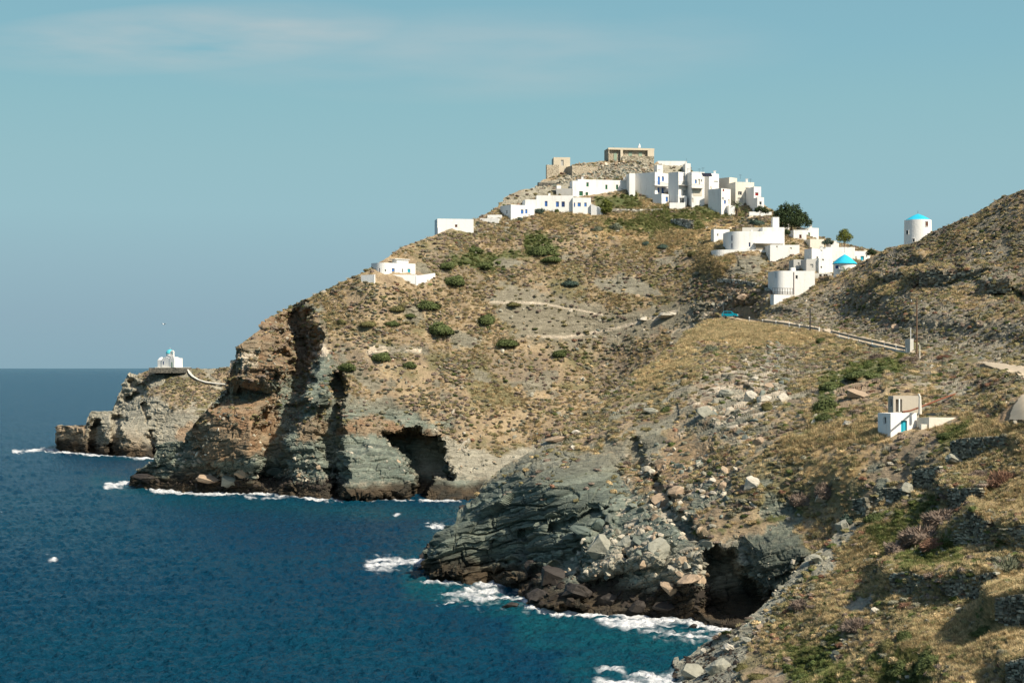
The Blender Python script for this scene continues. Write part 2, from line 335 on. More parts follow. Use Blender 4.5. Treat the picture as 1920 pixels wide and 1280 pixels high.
ROCK = {
 'headland': [([(60,900),(60,770),(222,700),(262,706),(280,740),(330,770),(420,790),(500,800),(500,900)], 8)],
 'castle_hill': [
   ([(230,940),(230,860),(290,800),(360,760),(425,700),(430,630),(500,596),(560,572),(600,578),(612,640),(640,700),(660,750),(720,745),(780,770),(830,815),(880,835),(930,850),(1000,835),(1040,820),(1060,850),(950,960)], 6),
   ([(905,543),(985,540),(1060,553),(1170,590),(1290,592),(1300,604),(1180,640),(1040,655),(1000,648),(940,610)], 12),
   ([(1110,525),(1170,515),(1215,530),(1240,555),(1180,552),(1130,545)], 4), ([(835,622),(870,618),(905,640),(890,655),(850,648)], 4),
   ([(925,485),(970,483),(1000,497),(960,503),(925,500)], 3), ([(1010,338),(1072,330),(1072,352),(1010,362)], 3), ([(925,398),(950,368),(1010,350),(1040,372),(960,385)], 6),
   ([(760,495),(800,492),(810,512),(780,516)], 4), ([(1360,515),(1385,485),(1425,475),(1440,490),(1420,515),(1380,520)], 4), ([(1350,540),(1400,528),(1440,545),(1430,570),(1370,575)], 5),
   ([(690,645),(800,650),(800,664),(690,664)], 3), ([(1190,585),(1260,568),(1340,570),(1350,590),(1260,610),(1190,615)], 4), ([(1060,315),(1290,300),(1290,330),(1060,334)], 4)],
 'near_hill': [
   ([(790,1100),(790,1010),(870,940),(960,862),(1010,840),(1060,842),(1150,850),(1170,905),(1215,935),(1300,975),(1320,1020),(1400,1000),(1480,1000),(1525,1030),(1500,1090),(1460,1200),(790,1200)], 8),
   ([(1010,850),(1010,822),(1060,815),(1062,832)], 3), ([(1180,820),(1230,810),(1250,870),(1200,890)], 6),
   ([(1270,800),(1300,720),(1400,660),(1460,700),(1450,760),(1400,820),(1330,830)], 12), ([(1440,640),(1500,660),(1480,740),(1430,760),(1410,700)], 10),
   ([(1425,606),(1440,575),(1500,556),(1560,545),(1640,545),(1720,560),(1800,570),(1830,610),(1925,600),(1925,680),(1800,668),(1700,652),(1640,640),(1560,620)], 6),
   ([(1562,742),(1590,712),(1650,715),(1660,735),(1600,760),(1570,768)], 3), ([(1715,510),(1830,500),(1925,495),(1925,530),(1830,540),(1715,540)], 5),
   ([(1820,468),(1860,458),(1890,470),(1890,490),(1820,492)], 4), ([(1640,480),(1700,470),(1720,490),(1650,520)], 4)],
 'near_slope': [
   ([(1250,1330),(1250,1230),(1320,1200),(1390,1170),(1440,1110),(1490,1060),(1530,1030),(1540,1050),(1480,1110),(1420,1180),(1390,1240),(1370,1330)], 8),
   ([(1545,1020),(1600,975),(1625,985),(1570,1040)], 5), ([(1510,1040),(1560,1010),(1570,1060),(1520,1085)], 5)]}
DRY = {  # pale straw-grass areas
 'castle_hill': [([(1060,400),(1200,392),(1370,410),(1350,470),(1230,470),(1080,440)], 18), ([(1320,455),(1385,470),(1350,520),(1310,500)], 10), ([(500,600),(548,572),(560,590),(520,620)], 5),
   ([(1200,378),(1290,398),(1230,400),(1190,392)], 6), ([(1020,395),(1060,405),(1060,440),(1020,430)], 8)],
 'near_hill': [([(1310,612),(1420,598),(1540,622),(1560,640),(1400,650),(1300,640)], 8), ([(1470,830),(1560,795),(1645,800),(1660,830),(1560,850),(1470,860)], 8), ([(1500,860),(1640,840),(1620,900),(1480,920)], 16),
   ([(1740,795),(1850,785),(1930,790),(1930,830),(1780,830)], 7), ([(1180,700),(1290,640),(1320,660),(1200,730)], 14)],
 'near_slope': [([(1810,910),(1930,890),(1930,960),(1840,970)], 12), ([(1680,1150),(1800,1130),(1850,1230),(1700,1260)], 25), ([(1560,1060),(1650,1010),(1660,1080),(1580,1110)], 14), ([(1820,1080),(1930,1060),(1930,1200),(1850,1200)], 20)]}
GREENP = {
 'castle_hill': [([(830,480),(900,470),(980,480),(930,505),(840,505)], 10), ([(980,440),(1030,435),(1055,480),(990,480)], 6), ([(1110,372),(1190,362),(1200,385),(1120,392)], 5), ([(1130,420),(1330,380),(1390,405),(1200,440)], 10)],
 'near_hill': [([(1525,760),(1540,700),(1600,685),(1690,672),(1690,700),(1620,712),(1570,745),(1580,780),(1530,790)], 6), ([(1780,800),(1830,790),(1800,830),(1750,850)], 6), ([(1500,960),(1340,1000),(1400,985)], 8)],
 'near_slope': [([(1640,1000),(1740,930),(1760,960),(1660,1040)], 12), ([(1480,1220),(1560,1200),(1600,1290),(1480,1300)], 22), ([(1640,1240),(1740,1230),(1760,1290),(1650,1300)], 15), ([(1690,1010),(1790,1000),(1800,1060),(1700,1070)], 15)]}
BARE = {'near_hill': [([(1210,860),(1330,760),(1370,790),(1330,900),(1240,930),(1200,890)], 18), ([(1870,790),(1890,765),(1925,735),(1925,790)], 3)],
        'castle_hill': [([(1190,600),(1340,570),(1440,560),(1430,590),(1340,610),(1200,640)], 10)]}
def pmask(tbl, name, px, py, wob):
    m = np.zeros(px.shape)
    for poly, soft in tbl.get(name, []):
        m = np.maximum(m, sstep(-soft, soft, poly_sd(px, py, poly)+wob*soft*1.2))
    return m

TRACK = [(1891,791),(1895,773),(1904,758),(1914,745),(1940,732),(1990,716),(1990,792),(1925,790)]
PROM = [(785,1100),(790,1010),(868,940),(958,862),(1010,850),(1060,845),(1145,850),(1165,900),(1168,950),(1110,985),(1080,1010),(1060,1060),(990,1075),(985,1100)]
STORE = {}
def build_layer(name, obj_name, step=1.5, x0=None, x1=None, seed=0, bed=(-0.12, 0.15, 1.0), big=1.0):
    Lr = LAY[name]; top = np.array(Lr['top'], float); bot = np.array(Lr['bot'], float)
    x0 = top[0, 0]+0.5; x1 = top[-1, 0]
    xs = np.arange(x0, x1+0.1, step)
    yt = np.interp(xs, top[:, 0], top[:, 1]); yb = np.interp(xs, bot[:, 0], bot[:, 1])
    # the silhouette is ragged where it is rock
    q = np.stack([xs, xs*0], 1)
    nr = int((yb-yt).max()/step)+1
    t = np.linspace(0, 1, nr)[:, None]
    px = np.broadcast_to(xs, (nr, len(xs))).copy(); py = yb*(1-t)+yt*t
    D = dist(name, px.ravel(), py.ravel()).reshape(px.shape)
    # extra rows: below the waterline / frame, and the far side of the ridge
    def rows(base, k):  return np.stack([base[0]*(D[k]/D[k]), base[1], base[2]], -1)
    X = D*(px-CX)/F; Y = D; Z = H+D*(HZ-py)/F
    # left end returns away from the viewer
    nb = 14
    kk = (np.arange(1, nb+1)/nb)
    bx = kk[:, None]*0+X[-1][None]; by = Y[-1][None]+(kk[:, None]**1.3)*70; bz = Z[-1][None]-(kk[:, None]**1.4)*55
    bx = bx+ (by-Y[-1][None])*((xs-CX)/F)[None]
    bz = np.maximum(bz, -6)
    ux = X[:1]; uy = Y[:1]-1.5; uz = np.minimum(Z[:1], 0)-3.0 if name != 'near_slope' else Z[:1]-8
    X = np.concatenate([ux, X, bx]); Y = np.concatenate([uy, Y, by]); Z = np.concatenate([uz, Z, bz])
    nl = 10
    kl = (np.arange(nl, 0, -1)/nl)
    ey = Y[:, :1]+(kl[None]**1.2)*45; ex = ey*(X[:, :1]/Y[:, :1])+kl[None]*1.5; ez = H+(Z[:, :1]-H)*(1-kl[None]*0.0)-kl[None]*3
    X = np.concatenate([ex, X], 1); Y = np.concatenate([ey, Y], 1); Z = np.concatenate([ez, Z], 1)
    nrt = 0
    if x1 > 1900:   # the hillside goes on past the right of the frame
        nrt = 22; kr = np.arange(1, nrt+1)[None]; st_ = 0.6*1.13**kr; of = np.cumsum(st_, 1)
        rx = X[:, -1:]+of; ry = Y[:, -1:]+of*.05; rz = Z[:, -1:]+of*.16+0.0*kr
        X = np.concatenate([X, rx], 1); Y = np.concatenate([Y, ry], 1); Z = np.concatenate([Z, rz], 1)
    PX = CX+F*X/Y; PY = HZ-F*(Z-H)/Y
    # screen coords used only to look surveyed areas up
    sx = np.concatenate([np.repeat(xs[:1], nl), xs, np.repeat(xs[-1:], nrt)]); PXs = np.broadcast_to(sx, X.shape)
    PYs = np.concatenate([py[:1], py, np.repeat(py[-1:], nb, 0)]); PYs = np.concatenate([np.repeat(PYs[:, :1], nl, 1), PYs, np.repeat(PYs[:, -1:], nrt, 1)], 1)
    S = X.shape
    P = np.stack([X.ravel(), Y.ravel(), Z.ravel()], 1)
    A = np.stack([X, Y, Z], -1)
    # smooth normals (of a blurred copy)
    B = A.copy()
    for _ in range(6):
        B[1:-1] = (B[:-2]+2*B[1:-1]+B[2:])/4; B[:, 1:-1] = (B[:, :-2]+2*B[:, 1:-1]+B[:, 2:])/4
    du = np.gradient(B, axis=1); dv = np.gradient(B, axis=0); nn = np.cross(du, dv); nn /= (np.linalg.norm(nn, axis=2, keepdims=True)+1e-9)
    nn = nn.reshape(-1, 3)
    pxf = PXs.ravel(); pyf = PYs.ravel()
    scr = np.stack([pxf, pyf], 1)
    wob = 0.8*vnoise(scr, 17, 31+seed)+0.6*vnoise(scr, 7, 32+seed)+0.4*vnoise(scr, 3, 33+seed)
    rock = pmask(ROCK, name, pxf, pyf, wob)
    dry = pmask(DRY, name, pxf, pyf, wob); green = pmask(GREENP, name, pxf, pyf, wob); bare = pmask(BARE, name, pxf, pyf, wob)
    # scattered small outcrops
    oc = fbm(P, 9*big, 4, 61+seed, 0.6)
    ocm = {'headland': 0.28, 'castle_hill': 0.42, 'near_hill': 0.33, 'near_slope': 0.42}[name]
    outc = sstep(ocm, ocm+0.14, oc)*0.9
    calm = np.ones(len(P))
    if name == 'castle_hill': calm = sstep(0, 30, pyf-np.interp(pxf, [700, 1000, 1100, 1300, 1450, 1700], [560, 430, 420, 420, 500, 560]))
    outc *= 0.25+0.75*calm
    rock = np.maximum(rock, outc*(1-dry)*(1-green))
    dr, v2, b2, b3, crk, v3 = rock_disp(P, bed, big, 100+seed)
    prom = np.zeros(len(P))
    if name == 'near_hill':
        prom = sstep(-10, 10, poly_sd(pxf, pyf, PROM)+wob*6)
        BN = (-0.22, 0.12, 1); qa, qc, qb = blocks(P, BN, 2.1, 7.5, 500, .15, 30); q2, qk, qb2 = blocks(P, BN, .75, 3.4, 520, .3, 22); w1, wc, wb = blocks(P, BN, .27, 1.9, 555, 0.4, 22); q3 = w1; qb3 = wb
        pr = (qa-.5)*2.1+(qb-.5)*.9-(1-qc)*1.0+(q2-.5)*.6+(qb2-.5)*.5-(1-qk)*.35+(wb-.5)*.2+(w1-.5)*.1+.5*fbm(P, 16, 2, 577)
        dr = dr*(1-prom)+pr*prom; v2 = v2*(1-prom)+(.25+.5*q2)*prom; b3 = b3*(1-prom)+wb*prom; b2 = b2*(1-prom)+qb2*prom; v3 = v3*(1-prom)+.5*prom*q3; rock = np.maximum(rock, prom)
    soil = 0.55*fbm(P, 7, 4, 11+seed)+0.16*fbm(P, 1.3, 3, 12+seed)
    amp = {'headland': 1.0, 'castle_hill': 0.85, 'near_hill': 0.8, 'near_slope': 0.6}[name]
    soft_rock = np.ones(len(P))
    if name == 'castle_hill': soft_rock = 1-0.8*sstep(-6, 6, poly_sd(pxf, pyf, [(880,530),(1300,530),(1300,680),(880,680)]))
    if name == 'near_hill':
        soft_rock = 1-0.0*pxf
        road = np.minimum(seg_dist(pxf, pyf, [(1370,598),(1500,612),(1560,624),(1700,660),(1830,676),(1860,687),(1990,715)]), np.maximum(-poly_sd(pxf, pyf, TRACK), 0))
        soft_rock *= sstep(3, 16, road); soil = soil*sstep(2, 12, road)
    steep = 0.30+0.70*sstep(0.25, 0.62, 1-nn[:, 2])
    if name == 'castle_hill': soft_rock = soft_rock*(1-.5*sstep(-14, 14, poly_sd(pxf, pyf, [(362,790),(430,748),(500,748),(505,850),(380,865)])))
    disp = rock*dr*amp*soft_rock*steep+(1-rock)*soil
    # keep the ground quiet under the waterline row
    P = P+nn*disp[:, None]
    # ------------------------------------------------ albedo
    n1 = fbm(P, 14, 4, 41+seed); n2 = fbm(P, 3.2, 4, 42+seed); n3 = fbm(P, 0.9, 3, 43+seed)
    veg = mixc(C(.27,.20,.125), C(.41,.31,.185), 0.5+0.9*n2)
    veg = mixc(veg, C(.21,.17,.12), sstep(0.05, 0.5, n1+0.4*n3)*0.75)
    veg = mixc(veg, C(.14,.135,.06), sstep(0.15, 0.55, fbm(P, 8, 4, 44+seed))*0.7)
    veg = mixc(veg, C(.44,.29,.13), dry*(0.65+0.3*n2)); veg = mixc(veg, C(.085,.11,.035), green*0.85)
    veg = mixc(veg, C(.36,.24,.14), bare*0.7)
    grn = mixc(C(.115,.14,.112), C(.24,.26,.20), v2*0.65+0.35*b3)
    grn = mixc(grn, C(.30,.29,.22), sstep(0.72, 0.95, v3)*0.55)
    grn = mixc(grn, C(.045,.055,.046), sstep(0.6, 0.95, b2)*0.45)
    och = mixc(C(.27,.15,.075), C(.38,.25,.14), v2*0.6+0.4*b3); och = mixc(och, C(.20,.10,.05), sstep(0.1, 0.6, n2)*0.5)
    gry = mixc(C(.24,.22,.165), C(.42,.38,.285), v2*0.5+0.5*b3)
    o_f = np.zeros(len(P)); g_f = np.zeros(len(P)); pale = np.zeros(len(P))
    def add(poly, soft): return sstep(-soft, soft, poly_sd(pxf, pyf, poly)+wob*soft)
    if name == 'headland':
        g_f[:] = 1; o_f = 0.5*sstep(790, 840, pyf)*sstep(300, 260, pxf)+0.9*add([(330,800),(370,790),(370,860),(335,850)], 6)
        o_f = np.maximum(o_f, 0.6*add([(108,796),(160,796),(164,846),(108,846)], 4))
    if name == 'castle_hill':
        o_f = np.maximum(add([(350,800),(372,775),(430,748),(510,740),(525,800),(505,850),(440,860),(380,870),(355,840)], 8), 0.85*add([(425,740),(430,620),(500,590),(560,575),(600,590),(612,650),(560,700),(470,730)], 8))
        o_f = np.maximum(o_f, 0.9*add([(635,790),(700,775),(830,815),(800,830),(700,815),(620,815)], 6)); o_f = np.maximum(o_f, 0.7*add([(548,790),(610,775),(620,820),(560,830)], 6))
        o_f = np.maximum(o_f, 0.8*add([(340,880),(400,870),(480,900),(420,915),(350,905)], 6)); o_f = np.maximum(o_f, 0.8*add([(1340,520),(1440,520),(1440,590),(1340,590)], 8))
        g_f = np.maximum(sstep(1.02, 0.6, seg_dist(pxf, pyf, [(830,850),(1010,850)])/60), add([(900,535),(1300,560),(1300,650),(940,655)], 8)*1.0)
        g_f = np.maximum(g_f, add([(960,300),(1300,300),(1300,420),(900,420)], 8))
        pale = np.maximum(add([(437,663),(482,660),(484,690),(437,690)], 2), add([(582,646),(612,644),(790,652),(790,660),(700,662),(620,656),(612,668),(582,668)], 1.6)*sstep(-0.5, 0.2, n2+0.1))
        pale = np.maximum(pale, 0.8*(1-sstep(1.2, 3.2, seg_dist(pxf, pyf, [(915,566),(1010,568),(1090,582),(1130,590)])+wob*0.7)))
        pale = np.maximum(pale, 0.8*(1-sstep(1.4, 3.4, seg_dist(pxf, pyf, [(990,630),(1060,632),(1120,622),(1180,608),(1240,590),(1270,583)])+wob*0.7)))
        pale = np.maximum(pale, 0.85*(1-sstep(2.5, 7, seg_dist(pxf, pyf, [(1225,596),(1262,588)])+wob)))
        pale = np.maximum(pale, 0.7*(1-sstep(2, 5, seg_dist(pxf, pyf, [(1190,640),(1300,612),(1340,580),(1380,545)])+wob*3)))
    if name == 'near_hill':
        g_f = np.maximum(0.85*sstep(1000, 1060, pyf)*add([(1130,980),(1420,980),(1360,1160),(1080,1160)], 12), 0.8*sstep(-20, 20, 760-pyf))
        o_f = 0.9*add([(1190,860),(1270,860),(1290,950),(1220,950)], 12); o_f = np.maximum(o_f, 0.5*sstep(640, 660, pxf*0+700-pyf)*add([(1640,570),(1925,560),(1925,690),(1640,660)], 12))
        o_f = np.maximum(o_f, 0.8*add([(1230,1090),(1300,1080),(1300,1150),(1230,1150)], 10)); o_f = np.maximum(o_f, 0.75*add([(1562,742),(1590,712),(1650,715),(1660,735),(1600,760),(1570,768)], 3))
        o_f = np.maximum(o_f, 0.7*add([(1290,720),(1440,680),(1440,780),(1330,830)], 14)*sstep(0, 0.4, n2))
        pale = 0.85*sstep(0.80, 0.9, v2)*add([(1080,900),(1420,800),(1400,1000),(1240,1100),(1080,1040)], 25)
        pale = np.maximum(pale, 0.8*sstep(0.78, 0.9, v2)*add([(1280,820),(1290,700),(1480,640),(1480,780),(1400,840)], 15))
    if name == 'near_slope': g_f[:] = 0.75
    if name == 'near_hill':
        upk = sstep(800, 640, pyf)*(1-o_f*.5); gry = mixc(gry, mixc(C(.15,.125,.085), C(.29,.25,.18), v2*.6+b3*.4), upk)
    wsum = [(1-sstep(0, 14, seg_dist(pxf, pyf, [(p[0], (p[1]+p[2])/2) for p in w]))) for w in WALLS.get(name, [])]
    if name in ('castle_hill', 'near_hill'):
        dk = mixc(C(.15,.13,.09), C(.30,.265,.19), v2*.5+b3*.5); upz = sstep(790, 740, pyf) if name == 'castle_hill' else sstep(930, 840, pyf)*.75
        if name == 'castle_hill': upz = upz*sstep(600, 660, pxf)
        grn = mixc(grn, dk, upz*.85)
    if name == 'near_hill': grn = mixc(grn, grn*.55, add([(1290,1010),(1400,1000),(1510,1010),(1530,1060),(1450,1200),(1290,1180)], 14))  # shade of the left-facing rock by the near cave, painted into its colour
    slab = add([(900,535),(1300,560),(1300,650),(940,655)], 8) if name == 'castle_hill' else np.zeros(len(P))
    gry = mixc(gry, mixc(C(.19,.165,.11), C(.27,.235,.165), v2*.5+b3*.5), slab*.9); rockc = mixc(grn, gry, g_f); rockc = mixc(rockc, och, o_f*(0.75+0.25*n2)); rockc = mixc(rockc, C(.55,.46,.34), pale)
    lich = sstep(0.25, 0.6, n3+0.5*n2); rockc = mixc(rockc, rockc*1.35, lich*0.6)
    # dark algae and wet rock near the sea
    wet = 1-sstep(2.2, 4.6, P[:, 2]+1.0*n2+0.8*n1)
    wetc = mixc(C(.030,.025,.018), C(.075,.050,.028), 0.5+n2)
    if name in ('castle_hill', 'near_hill', 'headland'):
        rockc = mixc(rockc, C(.46,.38,.27), (1-sstep(0.25, 0.7, np.abs(P[:, 2]-4.2-0.9*n1)))*0.45*sstep(-0.1, 0.3, n3)*(name == 'castle_hill'))
        rockc = mixc(rockc, wetc, wet*0.93)
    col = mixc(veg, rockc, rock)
    col = np.clip(col, 0.012, 0.8)
    nr_, nc_ = S
    idx = np.arange(nr_*nc_).reshape(S)
    Fc = np.stack([idx[:-1, :-1].ravel(), idx[:-1, 1:].ravel(), idx[1:, 1:].ravel(), idx[1:, :-1].ravel()], 1)
    o = mesh_from(obj_name, P, Fc, M_TERR, smooth=False)
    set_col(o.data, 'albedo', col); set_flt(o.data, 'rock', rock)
    tag(o, kind='structure')
    G = P.reshape(nr_, nc_, 3)
    ar = np.zeros(S); cr_ = np.cross(G[:-1, 1:]-G[:-1, :-1], G[1:, :-1]-G[:-1, :-1]); ar[:-1, :-1] = np.linalg.norm(cr_, axis=2)
    ar[0] = 0; ar[-nb-1:] = 0; ar[:, :nl] = 0; ar[:, S[1]-nrt-1:] *= .3
    STORE[name] = dict(P=P, n=nn, area=ar.ravel(), rock=rock, dry=dry, green=green, bare=bare, px=pxf, py=pyf, pale=pale, wet=wet, S=S, G=G, nl=nl, xs=xs, yt=yt, yb=yb, nr=nr)
    return o
def ground(name, px, py):
    """point of the finished ground under a surveyed photo position"""
    s = STORE[name]; i = int(np.clip(np.searchsorted(s['xs'], px), 0, len(s['xs'])-1)); t = (s['yb'][i]-py)/(s['yb'][i]-s['yt'][i])
    r = int(np.clip(round(t*(s['nr']-1)), 0, s['nr']-1))+1
    return Vector(s['G'][r, i+s['nl']])
build_layer('headland', 'headland_hill', 1.3, seed=1, bed=(0.02, 0.1, 1), big=1.0)
build_layer('castle_hill', 'castle_hill', 1.4, seed=2, bed=(0.03, 0.12, 1), big=0.95)
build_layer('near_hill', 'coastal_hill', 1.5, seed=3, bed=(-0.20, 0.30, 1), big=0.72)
build_layer('near_slope', 'near_hillside', 1.7, seed=4, bed=(-0.3, 0.2, 1), big=0.45)

# ------------------------------------------------------------------ sea
def sea_material():
    m, t, b = new_mat('sea_water'); l = t.links.new
    fo = N(t, 'ShaderNodeAttribute', attribute_name='foam'); te = N(t, 'ShaderNodeAttribute', attribute_name='teal')
    g = N(t, 'ShaderNodeNewGeometry')
    c = N(t, 'ShaderNodeMix', data_type='RGBA'); l(te.outputs['Fac'], c.inputs[0]); c.inputs[6].default_value = (.003, .040, .080, 1); c.inputs[7].default_value = (.006, .085, .100, 1)
    c2 = N(t, 'ShaderNodeMix', data_type='RGBA'); l(fo.outputs['Fac'], c2.inputs[0]); l(c.outputs[2], c2.inputs[6]); c2.inputs[7].default_value = (.80, .80, .78, 1)
    l(c2.outputs[2], b.inputs['Base Color'])
    r = mathn(t, 'MULTIPLY_ADD', fo.outputs['Fac'], 0.6, 0.22); l(r, b.inputs['Roughness'])
    b.inputs['IOR'].default_value = 1.33; b.inputs['Specular IOR Level'].default_value = 0.06
    mp = N(t, 'ShaderNodeMapping'); mp.inputs['Scale'].default_value = (1.0, 1.0, 1.0); mp.inputs['Rotation'].default_value = (0, 0, 0.5); l(g.outputs['Position'], mp.inputs[0])
    n1 = N(t, 'ShaderNodeTexNoise'); n1.inputs['Scale'].default_value = 0.7; n1.inputs['Detail'].default_value = 7; n1.inputs['Roughness'].default_value = 0.62; l(mp.outputs[0], n1.inputs[0])
    bp = N(t, 'ShaderNodeBump'); bp.inputs['Strength'].default_value = 1.0; bp.inputs['Distance'].default_value = 1.5; l(n1.outputs[0], bp.inputs['Height']); l(bp.outputs[0], b.inputs['Normal'])
    return m
M_SEA = sea_material()
def build_sea():
    pys = np.concatenate([HZ+np.array([0.35, 1.0, 1.8, 2.8, 4, 5.5]), np.arange(697, 1312, 1.5)]); pxs = np.arange(-60, 1990, 2.4)
    PX, PY = np.meshgrid(pxs, pys); d = sea_d(PY); X = d*(PX-CX)/F; Y = d
    P2 = np.stack([X.ravel(), Y.ravel()], 1)
    ca, sa = math.cos(0.45), math.sin(0.45)
    Q = np.stack([P2[:, 0]*ca+P2[:, 1]*sa, (-P2[:, 0]*sa+P2[:, 1]*ca)*1.9], 1)
    z = 0.34*fbm(Q, 14, 3, 71)+0.22*(1-np.abs(fbm(Q, 4.2, 3, 72))*2)+0.22*(1-np.abs(fbm(Q, 1.9, 2, 73))*2)+0.13*vnoise(Q, 0.8, 74)
    z *= np.interp(d.ravel(), [0, 500, 1200, 4000], [1, 1, 0.8, 0]); z -= 0.25
    px, py = PX.ravel(), PY.ravel()
    # foam around the rocks: survey of white water (polyline, half width px, strength)
    foam = np.zeros(len(px))
    S_ = [([(25,846),(70,843),(110,845)],4.5,1.1), ([(110,844),(150,845),(185,850)],6,1.2), ([(185,852),(240,856),(300,859)],2.5,.9), ([(200,910),(250,905),(285,915)],7,1.1), ([(285,918),(340,921),(390,923)],5,1.2),
          ([(400,923),(470,922),(540,928),(612,935)],6,1.25), ([(612,935),(700,938),(800,935),(860,937)],2.2,1.0), ([(690,936),(760,937)],3,.8),
          ([(800,982),(838,988)],6,.75), ([(695,1056),(740,1052),(800,1056),(812,1062)],15,1.0), ([(790,1095),(860,1092),(900,1095)],9,.7), ([(905,1093),(950,1090),(980,1100)],11,1.4), ([(830,1120),(900,1112),(980,1122)],20,.85),
          ([(870,1135),(940,1138),(985,1140)],6,.7), ([(985,1138),(1050,1148),(1110,1150),(1200,1155)],4,1.3), ([(1200,1158),(1290,1162),(1350,1172),(1375,1182)],8,1.3), ([(1130,1160),(1230,1176),(1330,1186),(1370,1186)],16,.92),
          ([(1230,1195),(1300,1200),(1350,1195)],7,.6), ([(1100,1285),(1180,1272),(1262,1265)],10,1.25), ([(1200,1262),(1262,1255)],6,.9), ([(1120,1275),(1265,1275)],18,.9), ([(440,921),(470,932),(540,936)],3,.6)]
    wob = fbm(P2, 5, 4, 81); st = fbm(np.stack([P2[:, 0]*0.55, P2[:, 1]*0.8], 1), 2.2, 5, 82, 0.62)
    for pl, wd, s in S_:
        e = (1-sstep(0.25, 1.35, seg_dist(px, py, pl)/wd+0.35*wob)); foam = np.maximum(foam, e*s)
    lace = fbm(np.stack([P2[:, 0]*.7, P2[:, 1]], 1), 1.3, 4, 88, .65); lace2 = 1-np.abs(fbm(P2, 3.0, 3, 89))*2.4
    foam = sstep(0.36, 0.92, foam*0.76+0.70*st+0.42*lace*(1-.4*foam)-0.30*np.clip(lace2, 0, 1)*(1.1-foam))*np.clip(foam*1.6, 0, 1)
    caps = (d.ravel() < 500)*sstep(0.90, 0.97, vnoise(np.stack([P2[:, 0]/3.0, P2[:, 1]/1.6], 1), 1.0, 83))*sstep(0.3, 0.6, fbm(P2, 30, 2, 84))*sstep(0.1, .5, vnoise(P2, 0.9, 85))
    foam = np.maximum(foam, caps*0.9)
    for cx, cy, rx, ry in [(101,1047,9,1.6),(744,963,7,1.2)]:
        foam = np.maximum(foam, sstep(1.2, 0.5, np.hypot((px-cx)/rx, (py-cy)/ry)+0.9*wob+.5*lace))
    teal = np.zeros(len(px))
    for pl, wd, s in [([(180,900),(320,930),(600,950),(900,960)],16,.35), ([(780,1095),(900,1115),(980,1135)],26,.9), ([(1000,1170),(1200,1200),(1370,1200)],38,.85), ([(1100,1240),(1250,1262)],45,.6), ([(820,990),(760,1060)],30,.3), ([(150,850),(300,860)],6,.4), ([(600,1200),(900,1230)],60,.12)]:
        teal = np.maximum(teal, s*(1-sstep(0.1, 1.6, seg_dist(px, py, pl)/wd+0.4*wob)))
    teal = np.clip(teal*.8+0.10*fbm(P2, 45, 3, 86)+0.12*sstep(690, 1250, py), 0, 1)
    z += foam*0.12*(0.5+st)*(d.ravel() < 500)
    V = np.stack([X.ravel(), Y.ravel(), z], 1); nr_, nc_ = PX.shape; idx = np.arange(nr_*nc_).reshape(PX.shape)
    Fc = np.stack([idx[:-1, :-1].ravel(), idx[1:, :-1].ravel(), idx[1:, 1:].ravel(), idx[:-1, 1:].ravel()], 1)
    Fc = Fc[:, ::-1] if False else Fc
    o = mesh_from('sea', V, Fc, M_SEA, smooth=True); set_flt(o.data, 'foam', np.clip(foam, 0, 1)); set_flt(o.data, 'teal', teal); tag(o, kind='structure')
    # the rest of the sea to the horizon and round about, one broad sheet lower than the waves
    R = 90000.0
    V2 = [(-R, -R, -1.6), (R, -R, -1.6), (R, R, -1.6), (-R, R, -1.6)]
    o2 = mesh_from('open_sea', V2, [(0, 1, 2, 3)], M_SEA); tag(o2, kind='structure')
build_sea()
# ------------------------------------------------------------------ object materials
def plain(name, col, rough=0.85, var=0.12, scale=0.8, bump=0.0, metal=0.0, spec=0.2):
    m, t, b = new_mat(name); l = t.links.new
    g = N(t, 'ShaderNodeNewGeometry'); n = N(t, 'ShaderNodeTexNoise'); n.inputs['Scale'].default_value = scale; n.inputs['Detail'].default_value = 6; n.inputs['Roughness'].default_value = 0.65
    l(g.outputs['Position'], n.inputs[0])
    h = N(t, 'ShaderNodeHueSaturation'); h.inputs['Color'].default_value = (*col, 1); l(mathn(t, 'MULTIPLY_ADD', n.outputs[0], 2*var, 1-var), h.inputs['Value'])
    l(h.outputs[0], b.inputs['Base Color']); b.inputs['Roughness'].default_value = rough; b.inputs['Metallic'].default_value = metal; b.inputs['Specular IOR Level'].default_value = spec
    if bump:
        bp = N(t, 'ShaderNodeBump'); bp.inputs['Strength'].default_value = 0.8; bp.inputs['Distance'].default_value = bump; l(n.outputs[0], bp.inputs['Height']); l(bp.outputs[0], b.inputs['Normal'])
    return m
